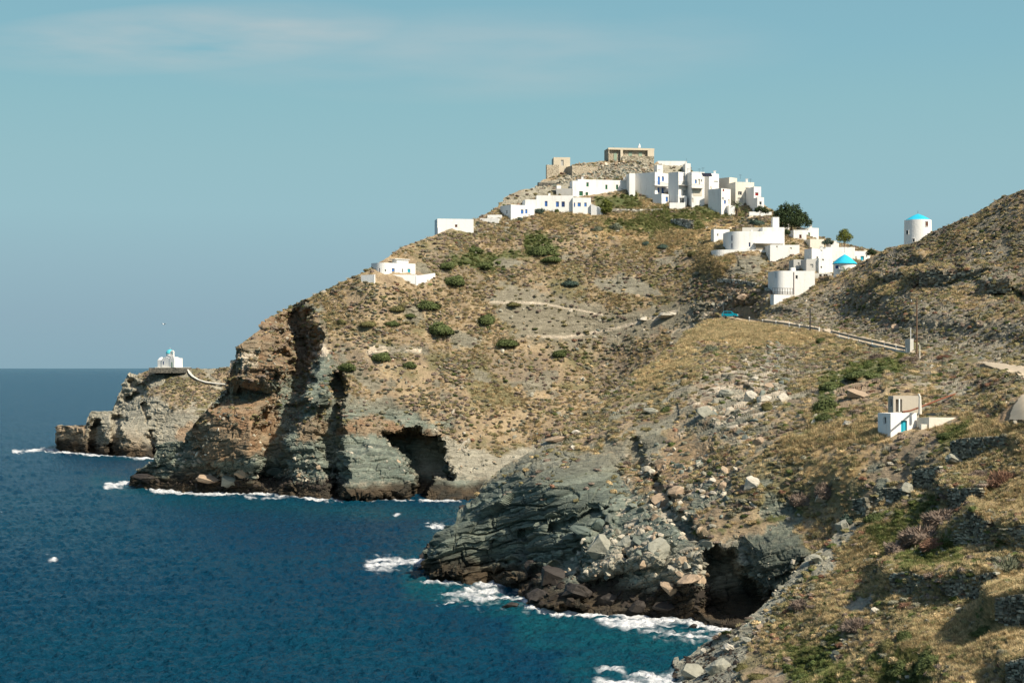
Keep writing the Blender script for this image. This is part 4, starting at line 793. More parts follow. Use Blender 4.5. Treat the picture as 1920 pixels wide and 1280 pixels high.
def house(name, label, layer, A, B, Cx, top, bot, th, mat='white', side_d=6.0, wins=(), d=None, extra=1.3, rise=0.0, roofm=None, chain=None, cat='house', group='white houses of the hill village', parapet=0.35, push=0.7, hold=None):
    """A,B,Cx: photo columns of the left back corner (or None), the near corner and the right end; th = turn of the front in degrees"""
    dB = (gd(layer, B, bot)-push) if d is None else d
    g0 = ground(layer, B, bot).y
    if bot > np.interp(B, STORE[layer]['xs'], STORE[layer]['yt'])+2 and hold is None:
        bC = bot if bot > np.interp(Cx, STORE[layer]['xs'], STORE[layer]['yt'])+2 else None
        gC = ground(layer, Cx, bot).y-abs(Cx-B)*g0/F*math.sin(math.radians(th)) if bC else 0
        dB = min(max(dB, max(g0, gC)-0.5), dB+14)
    if DIAG: print('HS %s | %d-%d b%d given %s used %.1f gB %.1f gC %.1f' % (label[:40], B, Cx, bot, d, dB, g0, ground(layer, Cx, bot).y))
    Bp = np.array(W(B, bot, dB))[:2]; t_ = math.radians(th); fd = np.array([math.cos(t_), math.sin(t_)]); sdv = np.array([-math.sin(t_), math.cos(t_)])
    wdt = ray_hit(Cx, Bp, fd); Cp = Bp+fd*wdt
    if A is not None: side_d = min(max(ray_hit(A, Bp, sdv), 1.0), 16.0)
    Ap = Bp+sdv*side_d; Dp = Cp+sdv*side_d
    foot = [Ap, Bp, Cp, Dp] if chain is None else chain(Bp, fd, sdv, wdt, side_d)
    zt = H+dB*(HZ-top)/F; zb = H+dB*(HZ-bot)/F-extra
    base = ((Bp[0]+Cp[0])/2, (Bp[1]+Cp[1])/2, zb+extra); rt = root(name, base, label, cat, group)
    mb = MB(); n = len(foot); pend = []
    def segs(px):
        for i in range(n-1):
            a, b = foot[i], foot[i+1]; pa = CX+F*a[0]/a[1]; pb = CX+F*b[0]/b[1]
            if pa-0.3 <= px <= pb+0.3 and pb-pa > 0.5: yield i, a, b
    holes = {}
    for wn in wins:
        x0, x1, y0, y1, kd = wn[:5]; c = (x0+x1)/2; hit = list(segs(c))
        if not hit: continue
        i, a, b = hit[0]; dr = (b-a)/np.linalg.norm(b-a); Lw = np.linalg.norm(b-a)
        t0 = np.clip(ray_hit(x0, a, dr), 0.06, Lw-0.1); t1 = np.clip(ray_hit(x1, a, dr), t0+0.04, Lw-0.06); pm = a+dr*(t0+t1)/2
        z1 = H+pm[1]*(HZ-y0)/F; z0 = H+pm[1]*(HZ-y1)/F; z1 = min(z1, zt-0.15); z0 = max(z0, zb+0.1)
        if z1-z0 < 0.2: continue
        holes.setdefault(i, []).append((t0, t1, z0, z1, kd, wn[5] if len(wn) > 5 else None))
    for i in range(n):
        a, b = np.array(foot[i]), np.array(foot[(i+1) % n]); dr = b-a; Lw = np.linalg.norm(dr); dr = dr/Lw; nin = np.array([-dr[1], dr[0]])
        hs = holes.get(i, [])
        ts = sorted({0, Lw, *[h[0] for h in hs], *[h[1] for h in hs]}); zs = sorted({zb, zt, *[h[2] for h in hs], *[h[3] for h in hs]})
        def pt(t, z, q=0.0): p = a+dr*t+nin*q; return (p[0], p[1], z)
        for t0, t1 in zip(ts[:-1], ts[1:]):
            for z0, z1 in zip(zs[:-1], zs[1:]):
                tm, zm = (t0+t1)/2, (z0+z1)/2
                if any(h[0] < tm < h[1] and h[2] < zm < h[3] for h in hs): continue
                mb.quad(pt(t0, z0), pt(t1, z0), pt(t1, z1), pt(t0, z1))
        for (t0, t1, z0, z1, kd, nm) in hs:
            rcs = 0.22 if nm != 'niche' else 0.8
            mb.quad(pt(t0, z0), pt(t0, z0, rcs), pt(t1, z0, rcs), pt(t1, z0)); mb.quad(pt(t0, z1), pt(t1, z1), pt(t1, z1, rcs), pt(t0, z1, rcs))
            mb.quad(pt(t0, z0), pt(t0, z1), pt(t0, z1, rcs), pt(t0, z0, rcs)); mb.quad(pt(t1, z0), pt(t1, z0, rcs), pt(t1, z1, rcs), pt(t1, z1))
            pm = MB(); pm.quad(pt(t0, z0, rcs), pt(t1, z0, rcs), pt(t1, z1, rcs), pt(t0, z1, rcs))
            isd = nm == 'door' or (z1-z0) > 1.75*(t1-t0)+0.3 and (z1-z0) > 1.7
            if nm == 'niche':
                mb.v += pm.v; mb.f.append(tuple(range(len(mb.v)-4, len(mb.v)))); continue
            wdw = hang(pm, 'door' if isd else 'window', M[KIND[kd]], rt, base)
            fr = MB(); wd = 0.07; q0 = rcs-0.05
            def bar(ta, tb, za, zb_): p = pt(ta, za, q0); fr.box(p, (*(dr*(tb-ta)), 0), (*(nin*0.04), 0), (0, 0, zb_-za))
            bar(t0, t0+wd, z0, z1); bar(t1-wd, t1, z0, z1); bar(t0, t1, z1-wd, z1); bar(t0, t1, z0, z0+wd)
            if t1-t0 > 0.7: bar((t0+t1)/2-wd/2, (t0+t1)/2+wd/2, z0, z1)
            hang(fr, 'frame', M['navy'] if kd in ('blue', 'navy') else M['white'] if kd == 'dark' else M[KIND[kd]], wdw, (0, 0, 0)).data.transform(Matrix.Translation(-Vector(base)))
    # parapet and flat roof
    cen = np.mean(foot, axis=0); inn = [np.array(p)+(cen-np.array(p))*min(0.3/max(np.linalg.norm(cen-np.array(p)), .3)*1.35, .4) for p in foot]
    for i in range(n):
        j = (i+1) % n; mb.quad((*foot[i], zt), (*foot[j], zt), (*inn[j], zt), (*inn[i], zt)); mb.quad((*inn[i], zt), (*inn[j], zt), (*inn[j], zt-parapet), (*inn[i], zt-parapet))
    mb.poly([(*p, zb) for p in foot[::-1]])
    hang(mb, 'wall', M[mat], rt, base)
    rf = MB(); rf.poly([(*p, zt-parapet+0.01) for p in inn]); hang(rf, 'roof', M[roofm or ('white' if mat in ('white', 'cream', 'grey') else 'beige')], rt, base)
    return rt, dict(foot=foot, zt=zt, zb=zb, base=base, d=dB, fd=fd, sd=sdv, B=Bp, w=wdt)
def addbox(rt, info, name, mat, x0, x1, y0, y1, dep, off=0.0, wallpt=None):
    """box part standing `off` m in front of the front wall, from photo columns x0..x1, rows y0..y1, `dep` m deep"""
    B, fd, s = info['B'], info['fd'], info['sd']; t0 = ray_hit(x0, B-s*off, fd); t1 = ray_hit(x1, B-s*off, fd); p = B-s*off+fd*t0; dd = p[1]
    z1 = H+dd*(HZ-y0)/F; z0 = H+dd*(HZ-y1)/F; mb = MB(); mb.box((p[0], p[1], z0), (*(fd*(t1-t0)), 0), (*(s*dep), 0), (0, 0, z1-z0)); return hang(mb, name, M[mat], rt, info['base'])
def balcony(rt, info, x0, x1, yf, dep=1.1, rail='galv', hgt=0.95, mat='grey'):
    B, fd, s = info['B'], info['fd'], info['sd']; o = -s*dep; t0 = ray_hit(x0, B+o, fd); t1 = ray_hit(x1, B+o, fd); p = B+o+fd*t0; z = H+p[1]*(HZ-yf)/F
    mb = MB(); mb.box((p[0], p[1], z-0.14), (*(fd*(t1-t0)), 0), (*(s*dep*0.99), 0), (0, 0, 0.14)); b = hang(mb, 'balcony', M[mat], rt, info['base'])
    r = MB(); q = p-fd*0; n = max(int((t1-t0)/0.35), 3)
    r.box((q[0], q[1], z+hgt), (*(fd*(t1-t0)), 0), (*(s*0.05), 0), (0, 0, 0.05)); r.box((q[0], q[1], z+hgt), (*(fd*0.05), 0), (*(s*dep), 0), (0, 0, 0.05))
    for i in range(n+1):
        w_ = q+fd*((t1-t0)*i/n); r.box((w_[0], w_[1], z), (*(fd*0.03), 0), (*(s*0.03), 0), (0, 0, hgt))
    c = hang(r, 'railing', M[rail], b, (0, 0, 0)); c.data.transform(Matrix.Translation(-Vector(info['base']))); return b
def wallrun(name, label, pts, mat, thick=0.4, cat='wall', group=None, extra=1.5):
    """free-standing wall: pts = (photo column, top row, bottom row, distance)"""
    lay_ = 'castle_hill' if pts[0][3] > 300 else 'near_hill'; pts = [(x, yt, yb, max(d, ground(lay_, x, yb).y-.4)) for x, yt, yb, d in pts]; mb = MB(); P_ = [(Vector(W(x, yt, d)), Vector(W(x, yb, d))) for x, yt, yb, d in pts]; base = P_[0][1]; rt = root(name, base, label, cat, group)
    for (a1, a0), (b1, b0) in zip(P_[:-1], P_[1:]):
        dr = (b0-a0); dr.z = 0; dr.normalize(); nn = Vector((-dr.y, dr.x, 0))*thick; a0 = Vector((a0.x, a0.y, a0.z-extra)); b0 = Vector((b0.x, b0.y, b0.z-extra))
        mb.quad(a0, b0, b1, a1); mb.quad(a1, b1, b1+nn, a1+nn); mb.quad(b0+nn, a0+nn, a1+nn, b1+nn); mb.quad(a0, a1, a1+nn, a0+nn); mb.quad(b0, b0+nn, b1+nn, b1)
    o = hang(mb, name, M[mat], None, base); bpy.data.objects.remove(rt); o.location = base; tag(o, label, cat, group); return o
CH = 'castle_hill'
# summit: stone church inside the old fort
r, i = house('stone_church', 'beige stone church with recessed bays and small bell cote on the summit', CH, 1133, 1141, 1226, 277.5, 303, 9, 'stone', cat='church', group=None, extra=3, d=513,
  wins=[(1142.5,1165.5,281,303,'void','niche'), (1168,1214.5,281,293,'void','niche')])
f_, s_, B_ = i['fd'], i['sd'], i['B']
def at(x0, x1, y0, y1, off, dep, name, mat, rt=r, inf=i): return addbox(rt, inf, name, mat, x0, x1, y0, y1, dep, off)
at(1140.5, 1227, 276.8, 280.5, .08, .5, 'cornice', 'cut'); at(1167, 1226.5, 293, 310, .5, .48, 'buttress_wall', 'rubble')
at(1214.5, 1226.5, 281, 293, .06, .3, 'pier', 'cut'); at(1163.5, 1168, 281, 303, .06, .3, 'pier', 'cut')
for x0, x1, y0, y1, nm, km in [(1151,1156.5,287,300,'door','lgreen'), (1178.5,1185,285.5,292.8,'window','lgreen'), (1197.5,1204,285.5,292.8,'window','lgreen')]:
    wd_ = at(x0, x1, y0, y1, -.72, .06, nm, km); 
bt = at(1196.8, 1201.2, 273.8, 277.2, .05, .5, 'bell_cote', 'white'); mb = MB(); q = W(1199, 273.8, 512.6); mb.tube(q, q+Vector((0, 0, .75)), .34, .03, 6); hang(mb, 'spire', M['white'], r, i['base'])
# ruined fort works
r, i = house('fort_tower', 'pale square stone tower with one blue window at the left end of the summit', CH, None, 1038, 1069, 295, 318, 4, 'cut', side_d=6, cat='tower', group=None, d=509, wins=[(1051.5,1056.8,300,311,'grey')])
house('fort_bastion', 'broad beige stone bastion under the square tower on the summit', CH, 1024, 1025, 1048, 309, 338, 12, 'stone', side_d=6, cat='bastion', group=None, d=506)
house('terrace_wall', 'pale masonry terrace wall with a shaded left end below the summit church', CH, 1061, 1073, 1121, 310.5, 330, 24, 'stone', side_d=5, cat='wall', group=None, d=505)
house('ruined_wall', 'dark grey ruined stone wall above the stepped white cottage', CH, 1008.5, 1010, 1060, 342, 362, 20, 'dstone', side_d=5, cat='wall', group=None, d=499)
# houses of the upper village
house('village_house', 'long low white house with green windows under the ruined fort', CH, 1073, 1083.5, 1200, 336, 366, 14, 'white', side_d=6, d=491,
  wins=[(1099.5,1103.8,342,350,'green'),(1135,1139,346.5,355,'green'),(1155,1159,346.5,355,'green'),(1086,1093,358.5,367,'green','door'),(1098,1102.7,360.5,367,'green')])
house('village_house', 'small stepped white annex with a shaded end left of the long house', CH, None, 1073.5, 1086, 339, 368, 10, 'white', side_d=4, d=489)
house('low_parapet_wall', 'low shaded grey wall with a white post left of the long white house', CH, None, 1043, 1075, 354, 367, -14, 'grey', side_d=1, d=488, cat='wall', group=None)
house('gate_post', 'white square post at the left end of the low grey wall', CH, 1042, 1044, 1052, 348, 362, 10, 'white', side_d=1.4, d=487, cat='post', group=None)
house('village_house', 'wide white house with five blue windows in a row above the olive bushes', CH, None, 1006, 1075, 366.5, 397, 2, 'white', side_d=6, d=483,
  wins=[(1021.5,1026.5,377,387,'blue'),(1042.5,1048,378,388,'blue'),(1053,1059,378,388,'navy')])
house('village_house', 'white cottage with three blue windows joined to the right of the wide house', CH, None, 1074, 1108, 370.5, 399, 8, 'white', side_d=6, d=481,
  wins=[(1076,1078.5,380,388,'blue'),(1083,1089,380,387.5,'blue'),(1095.5,1100,380,387.5,'blue')])
wallrun('stair_wall', 'sloping white stair wall right of the cottage with blue windows', [(1108,382,401,480),(1119,387,402,479.5),(1121,388,403,479.5),(1126,392,404,479)], 'white', 1.2)
house('village_house', 'stepped white cottage with two blue windows above the steep left slope', CH, 938, 958, 1002, 383.5, 413, 30, 'white', side_d=6, d=476,
  wins=[(949,951.5,394,401,'dark'),(976.5,981.5,393,401,'blue'),(984.8,989,392.5,400.5,'blue')])
house('village_house', 'sunlit white lean to stepping up to the wide house with five windows', CH, None, 985, 1008, 374, 404, 10, 'white', side_d=5, d=481)
house('low_white_wall', 'low white terrace wall left of the stepped cottage', CH, None, 900, 935, 409.5, 418, -10, 'white', side_d=1.5, d=474, cat='wall', group=None, extra=3)
house('low_white_wall', 'short higher white wall block beside the stepped cottage', CH, None, 914, 940, 403, 412, -6, 'white', side_d=2, d=477, cat='wall', group=None, extra=3)
house('village_house', 'plain white block house with one small red window on the left skyline', CH, 815, 820, 888, 410, 436, 10, 'white', side_d=6, d=466, wins=[(853,857.5,421,426,'brown')], extra=2.5)
house('side_shed', 'small shaded lean to at the left foot of the skyline block house', CH, 819, 821, 826.5, 427, 441, 45, 'white', side_d=2, d=463.5, cat='shed', group=None)
# big three-storey houses on the right of the hilltop
r, i = house('village_house', 'tall white three storey house with blue shutters and blue balcony door', CH, 1190, 1228, 1254, 322.5, 372, 49, 'white', d=482, extra=2,
  wins=[(1233,1237.6,331,346.5,'blue','door'),(1241,1245,331,340,'blue'),(1233,1237,352,361,'blue'),(1240.5,1245,352.5,363,'blue','door')])
balcony(r, i, 1231, 1254, 347.5, 1.2)
house('village_house', 'low white ground floor wing with blue door and shutter under the tall house', CH, 1224, 1240.5, 1271, 363, 384, 47, 'white', d=478.5, extra=4, wins=[(1248,1252.5,369,378.5,'blue'),(1257.5,1262,368.5,380,'blue','door')])
house('roof_tower', 'narrow white stair tower rising above the blue shuttered house', CH, None, 1232, 1243, 309, 325, 12, 'white', side_d=3, d=489, cat='tower', group=None)
house('low_white_wall', 'bright white garden wall in front of the blue shuttered wing', CH, None, 1255.5, 1283.5, 380, 391, 6, 'white', side_d=1, d=475, cat='wall', group=None)
house('village_house', 'small white cottage left of the tall shaded gable', CH, None, 1180, 1191, 325, 366, 10, 'white', side_d=4, d=488)
r, i = house('village_house', 'white house with a pale balcony between two taller white houses', CH, 1253, 1272, 1298, 322, 384, 44, 'white', d=481, wins=[(1281,1285,330,345,'cream','door'),(1288,1292,330,345,'cream','door'),(1281,1286,357,366,'grey'),(1279,1283,370,379,'dark')])
balcony(r, i, 1278, 1298, 346.5, 1.1)
house('porch', 'white roofed porch with a shaded opening below the pale balcony', CH, None, 1271.5, 1288, 367, 386, 20, 'white', side_d=3, d=476, cat='porch', group=None, wins=[(1275,1283,371,384,'dark','door')])
r, i = house('village_house', 'white house with a brown front balcony and one blue window', CH, None, 1297, 1321, 322, 388, 14, 'white', side_d=6, d=478, wins=[(1303,1306.2,337,344,'blue'),(1314.5,1316.5,336.5,341,'dark'),(1309,1312.5,336,346,'cream'),(1302.5,1306,359,365,'brown'),(1308,1312,360,367,'brown'),(1295,1300,371,380,'cream')])
balcony(r, i, 1298, 1319, 352, 1.2, 'brown'); addbox(r, i, 'lower_wall', 'beige', 1299, 1316, 353, 367.5, .05, .05)
house('village_house', 'white stepped house with roof solar panels and paired dark blue windows', CH, 1320.5, 1329.5, 1348, 325, 384, 30, 'white', side_d=6, d=474, wins=[(1335.5,1338,355.5,362.5,'navy'),(1340,1342.6,355.5,362.5,'navy'),(1331.5,1334,350,355,'cream'),(1338,1346,339.5,341.5,'grey')])
r, i = house('village_house', 'tall white corner house with long shaded left wall and arched openings', CH, 1328, 1352.5, 1370, 353, 402, 44, 'white', d=471, extra=2, wins=[(1354,1357,370,375,'dark'),(1357.5,1361,375,382.5,'blue'),(1355,1358,354,359,'red'),(1365,1368,374,383,'cream')])
house('buttress', 'sloping white buttress at the foot of the tall corner house', CH, None, 1366, 1378, 385, 404, 12, 'white', side_d=2, d=471.5, cat='buttress', group=None)
r, i = house('village_house', 'beige gabled house behind with green glass balcony', CH, 1347, 1367.5, 1382, 332.5, 370, 42, 'beige', d=480, wins=[(1371.5,1379,343.5,351,'teal')])
balcony(r, i, 1371, 1387, 357, 1.2, 'teal')
house('village_house', 'cream house with tall pale column and closed shutters near the palm', CH, None, 1379, 1414, 341, 392, 16, 'cream', side_d=7, d=477, wins=[(1398,1405,352,385,'grey','door'),(1384,1391,359,366,'dark'),(1383,1394,371,379,'grey')])
r, i = house('village_house', 'narrow white house with red door and red balcony at the right end', CH, None, 1413.5, 1427, 350, 395, 14, 'white', side_d=6, d=474, wins=[(1416,1422,361,367,'red','door'),(1415,1418,374,383,'grey')])
balcony(r, i, 1421, 1428, 375, 1.0, 'red')
house('village_house', 'lowest white stepped house right of the red balcony', CH, None, 1420, 1432.5, 370, 400, 14, 'white', side_d=5, d=472, wins=[(1424,1428,378,384,'dark')])
house('village_house', 'long white house behind the rubble bank on the crest', CH, None, 1233, 1288, 302, 320, 2, 'white', side_d=4, d=514, hold=1, wins=[(1242,1246,309,316,'brown')])
house('village_house', 'small white cube house at the right end of the crest', CH, None, 1285, 1295, 306.5, 325, 6, 'white', side_d=4, d=506)
house('low_white_wall', 'white lane wall below the dark pine at the village edge', CH, None, 1405, 1447, 397, 405, 6, 'white', side_d=.8, d=466, cat='wall', group=None)
sp = []
for k_, (px_, lab_) in enumerate([(1318, 'left solar panel of the three on the white roof'), (1324, 'middle solar panel of the three on the white roof'), (1330, 'right solar panel of the three on the white roof')]):
    mb = MB(); p = W(px_, 331, 474.5); mb.box((0, 0, 0), (.9, .1, 0), (-.35, .7, 1.0), (0, .08, .04)); o = mb.make('solar_panel', M['panel']); o.location = p; tag(o, lab_, 'solar panel', 'solar panels on the roof')
    lg = MB(); lg.box((0, .7, 0), (.05, 0, 0), (0, .05, 0), (0, 0, .9)); lg.box((.5, .7, 0), (.05, 0, 0), (0, .05, 0), (0, 0, .9)); lg.make('frame', M['galv'], o)
# isolated houses on the left slope
def arc_left(rad, n=7):
    def ch(B, fd, s, w_, sd_):
        c = B+fd*rad+s*rad; pts = [B+s*sd_]
        for k in range(n+1):
            a = k/n*math.pi/2; pts.append(c-fd*rad*math.cos(a)-s*rad*math.sin(a))
        return pts+[B+fd*w_, B+fd*w_+s*sd_]
    return ch
r, i = house('seaside_house', 'white house with rounded corner and blue windows alone on the left slope', CH, 696, 713, 779, 492, 516, 34, 'white', side_d=7, d=434, group=None, chain=arc_left(2.4),
  wins=[(698,701,503.5,512,'navy'),(703,706,503.5,512,'navy'),(710.5,713.5,503,511.5,'navy'),(720,724,505,509,'dark'),(734.5,740,503,511,'blue'),(753.8,756,504,511,'dark'),(764,769.5,504,512,'teal')], extra=3)
addbox(r, i, 'roof_shade', 'white', 741, 768, 485, 486.2, 3.0, -1.5); addbox(r, i, 'roof_shelter', 'white', 744, 766, 487, 492.5, 2.4, -1.8)
house('garden_terrace', 'white walled terrace with blue door in front of the rounded house', CH, 701, 702, 782, 514.5, 534, 8, 'white', side_d=5, d=429.5, cat='terrace', group=None, wins=[(713.5,719,519,532,'blue','door')], parapet=.8)
wallrun('ramp_wall', 'long white ramp wall tapering to the right of the walled terrace', [(780,517,533,430),(800,514.5,527,431),(816,512,517,433)], 'white', .5)
wallrun('shaded_wall', 'shaded white wall running left of the walled terrace', [(677,516,526,436),(702,514.5,531,431)], 'white', .5)
# lower right village
r, i = house('villa', 'large white villa with a rounded left end below the hilltop village', CH, None, 1367, 1471, 433.5, 476, 4, 'white', side_d=8, d=432, cat='villa', group=None, chain=arc_left(3.0, 9),
  wins=[(1371,1374.5,441.5,451.5,'navy'),(1371,1374.5,456,465,'navy'),(1404,1407,454.5,462.5,'navy')])
addbox(r, i, 'upper_storey', 'white', 1430, 1471, 426, 440, 7, -.8); ch_ = addbox(r, i, 'chimney', 'white', 1449, 1461, 407, 427, 1.6, -3.5)
addbox(r, i, 'roof_wall', 'grey', 1392, 1431, 426.5, 436, .3, -4); addbox(r, i, 'bamboo_screen', 'bamboo', 1417.5, 1446, 456.5, 470, .1, .35); addbox(r, i, 'pergola', 'white', 1415, 1471, 454.5, 456.3, 1.2, 1.2)
addbox(r, i, 'roof_vent', 'white', 1408, 1412, 431, 435, .6, -1)
house('villa_annex', 'white annex with two small windows left of the rounded villa', CH, 1333, 1338.5, 1368, 429.5, 455, 20, 'white', side_d=5, d=437, cat='house', group=None, wins=[(1344.5,1347,438,442.5,'dark'),(1359,1364,438,446,'lgreen')])
house('villa_terrace', 'curved white terrace wall at the foot of the rounded villa', CH, None, 1338, 1445, 468, 486, 2, 'white', side_d=6, d=428, cat='terrace', group=None, chain=arc_left(2.6, 8), parapet=.7)
house('villa_wing', 'lower white wing with stepped parapet right of the villa', CH, None, 1444, 1499, 459, 488, 5, 'white', side_d=6, d=427, cat='house', group=None, wins=[(1455,1458,461,464,'cream'),(1481,1485,464,467,'cream')])
house('village_house', 'low white house with a brown window behind the villa', CH, None, 1488, 1512, 431, 452, 6, 'white', side_d=5, d=444, wins=[(1498.5,1503,440,447,'brown')])
house('village_house', 'white cube house with pale green door under the pine tree', CH, None, 1510, 1535, 427, 450, 18, 'white', side_d=5, d=441, wins=[(1515,1519,436,447,'lgreen')])
house('village_house', 'cream walled yard house below the white cube house', CH, None, 1519, 1545, 448, 470, 12, 'cream', side_d=4, d=434)
house('garden_arch', 'little white garden shelter with a round top behind the villa chimney', CH, None, 1470, 1480, 420, 434, 8, 'white', side_d=2, d=446, cat='shelter', group=None, chain=arc_left(.6, 4), wins=[(1473,1477,424,432,'dark')])
house('village_house', 'small white hut on the skyline left of the bushy tree', CH, None, 1558, 1573, 455.5, 470, 8, 'white', side_d=4, d=430)
house('village_house', 'long white flat roofed house under the bushy tree', CH, None, 1548, 1603, 463, 490, 8, 'white', side_d=6, d=424)
house('village_house', 'small white house with turquoise door on the right skyline', CH, None, 1600, 1631, 470.5, 492, 10, 'white', side_d=5, d=415, wins=[(1613.5,1620,480,488,'teal','door'),(1604,1606,480,486,'brown'),(1624,1626,477,482,'dark')])
house('village_house', 'white house with grey shaded parapet in the middle of the lower village', CH, 1508, 1522, 1560, 466, 492, 22, 'white', side_d=6, d=421, wins=[(1531,1534,481,486,'dark')])
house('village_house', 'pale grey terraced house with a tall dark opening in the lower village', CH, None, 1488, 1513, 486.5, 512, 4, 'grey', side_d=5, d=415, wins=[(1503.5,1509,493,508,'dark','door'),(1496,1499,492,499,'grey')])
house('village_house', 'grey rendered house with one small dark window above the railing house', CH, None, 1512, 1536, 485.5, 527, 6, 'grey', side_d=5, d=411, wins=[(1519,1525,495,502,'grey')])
house('village_house', 'white walled house with a round dark vent left of the blue roof', CH, None, 1535.5, 1562, 484, 512, 14, 'white', side_d=5, d=409, wins=[(1538.5,1541.5,499,503,'dark'),(1541,1545,485,489,'grey')])
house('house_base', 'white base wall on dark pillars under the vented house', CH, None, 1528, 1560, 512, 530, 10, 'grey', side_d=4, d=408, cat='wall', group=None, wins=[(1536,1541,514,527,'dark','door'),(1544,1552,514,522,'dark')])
# round blue-roofed house
def cyl_thing(name, label, cat, cx, rpx, top, bot, d, mat, taper=1.0, wins=(), extra=4, group=None):
    c = W(cx, bot, d+rpx*d/F); R = rpx*d/F; zt = H+d*(HZ-top)/F; zb = H+d*(HZ-bot)/F-extra; rt = root(name, (c.x, c.y, zb+extra), label, cat, group); base = (c.x, c.y, zb+extra); n = 48; mb = MB()
    rows = 8
    for k in range(rows):
        za, zc = zb+(zt-zb)*k/rows, zb+(zt-zb)*(k+1)/rows; ra, rc = R*(taper+(1-taper)*k/rows), R*(taper+(1-taper)*(k+1)/rows)
        for j in range(n):
            a, b = 6.28318*j/n, 6.28318*(j+1)/n; mb.quad((c.x+ra*math.cos(a), c.y+ra*math.sin(a), za), (c.x+ra*math.cos(b), c.y+ra*math.sin(b), za), (c.x+rc*math.cos(b), c.y+rc*math.sin(b), zc), (c.x+rc*math.cos(a), c.y+rc*math.sin(a), zc))
    mb.poly([(c.x+R*math.cos(6.28318*j/n), c.y+R*math.sin(6.28318*j/n), zt) for j in range(n)])
    hang(mb, 'wall', M[mat], rt, base, True).data.polygons[-1].use_smooth = False
    for x0, x1, y0, y1, kd in wins:
        u = np.clip(((x0+x1)/2-cx)/rpx, -.97, .97); an = -math.acos(u) if False else math.atan2(-math.sqrt(1-u*u), u); nrm = Vector((math.cos(an), math.sin(an), 0)); tg = Vector((-math.sin(an), math.cos(an), 0))
        zz1 = H+d*(HZ-y0)/F; zz0 = H+d*(HZ-y1)/F; wm = max((x1-x0)*d/F/max(abs(tg.x), .35), .35)/2; fr_ = taper+(1-taper)*((zz0-zb)/(zt-zb)); o = Vector((c.x, c.y, 0))+nrm*(R*fr_-0.12)
        w1 = MB(); w1.box(o+Vector((0, 0, zz0))-tg*wm, tg*2*wm, nrm*0.16, (0, 0, zz1-zz0)); wd = hang(w1, 'window', M[kd], rt, base)
        f1 = MB()
        for (ta, tb, za, zc) in [(-wm-.06, -wm, zz0-.06, zz1+.06), (wm, wm+.06, zz0-.06, zz1+.06), (-wm-.07, wm+.07, zz1-.01, zz1+.07), (-wm-.1, wm+.1, zz0-.1, zz0)]: f1.box(o+Vector((0, 0, za))+tg*ta, tg*(tb-ta), nrm*0.22, (0, 0, zc-za))
        fo_ = hang(f1, 'frame', M['white'], wd, (0, 0, 0)); fo_.data.transform(Matrix.Translation(-Vector(base)))
    return rt, base, c, R, zt
def cone_roof(rt, base, c, R, zt, hgt, over, mat, n=40, sag=0.0, seed=0):
    mb = MB(); rr = random.Random(seed)
    for j in range(n):
        for k in range(5):
            def p(jj, kk):
                u = kk/5; a = 6.28318*(jj % n)/n; wv_ = 1+0.03*math.sin(5*a+seed)*(u > 0); return (c.x+(R+over)*(1-u)*wv_*math.cos(a), c.y+(R+over)*(1-u)*wv_*math.sin(a), zt+hgt*(u+sag*math.sin(u*3.14159))+0.02)
            mb.quad(p(j, k), p(j+1, k), p(j+1, k+1), p(j, k+1))
        a, b = 6.28318*j/n, 6.28318*(j+1)/n; mb.quad((c.x+(R+over)*math.cos(a), c.y+(R+over)*math.sin(a), zt-.12), (c.x+(R+over)*math.cos(b), c.y+(R+over)*math.sin(b), zt-.12), p(j+1, 0), p(j, 0))
    mb.poly([(c.x+(R+over)*math.cos(6.28318*j/n), c.y+(R+over)*math.sin(6.28318*j/n), zt-.12) for j in range(n)][::-1])
    return hang(mb, 'roof', M[mat], rt, base)
rt, base, c, R, zt = cyl_thing('round_house', 'round white mill house with a wide turquoise cone roof in the lower village', 'mill', 1584, 21, 493, 520, 400, 'white', 1.02, [(1565,1570,497,503,'navy')])
cone_roof(rt, base, c, R, zt, 2.2, .25, 'tblue', sag=.10)
rt, base, c, R, zt = cyl_thing('windmill', 'white windmill tower with faded turquoise roof on the skyline behind the right hill', 'windmill', 1721, 25.2, 411, 470, 390, 'white', 1.045,
  [(1729.5,1734.5,415,424,'brown'),(1697.5,1700.5,431,438,'dark'),(1706.5,1710,447,453,'dark')])
cone_roof(rt, base, c, R, zt, 1.5, -.12, 'tblue', sag=.10, seed=2); mb = MB(); mb.tube((c.x, c.y, zt+1.3), (c.x, c.y, zt+2.2), .04, .03, 6); hang(mb, 'finial', M['iron'], rt, base)
rt, base, c, R, zt = cyl_thing('domed_cistern', 'small white dome half hidden behind the right hill beside the windmill', 'dome', 1776, 17, 431, 448, 372, 'white')
mb = MB()
for j in range(24):
    for k in range(5):
        def p(jj, kk): a = 6.28318*jj/24; u = kk/5*math.pi/2; return (c.x+R*math.cos(u)*math.cos(a), c.y+R*math.cos(u)*math.sin(a), zt+.7*math.sin(u)+.01)
        mb.quad(p(j, k), p(j+1, k), p(j+1, k+1), p(j, k+1))
hang(mb, 'dome', M['white'], rt, base, True)
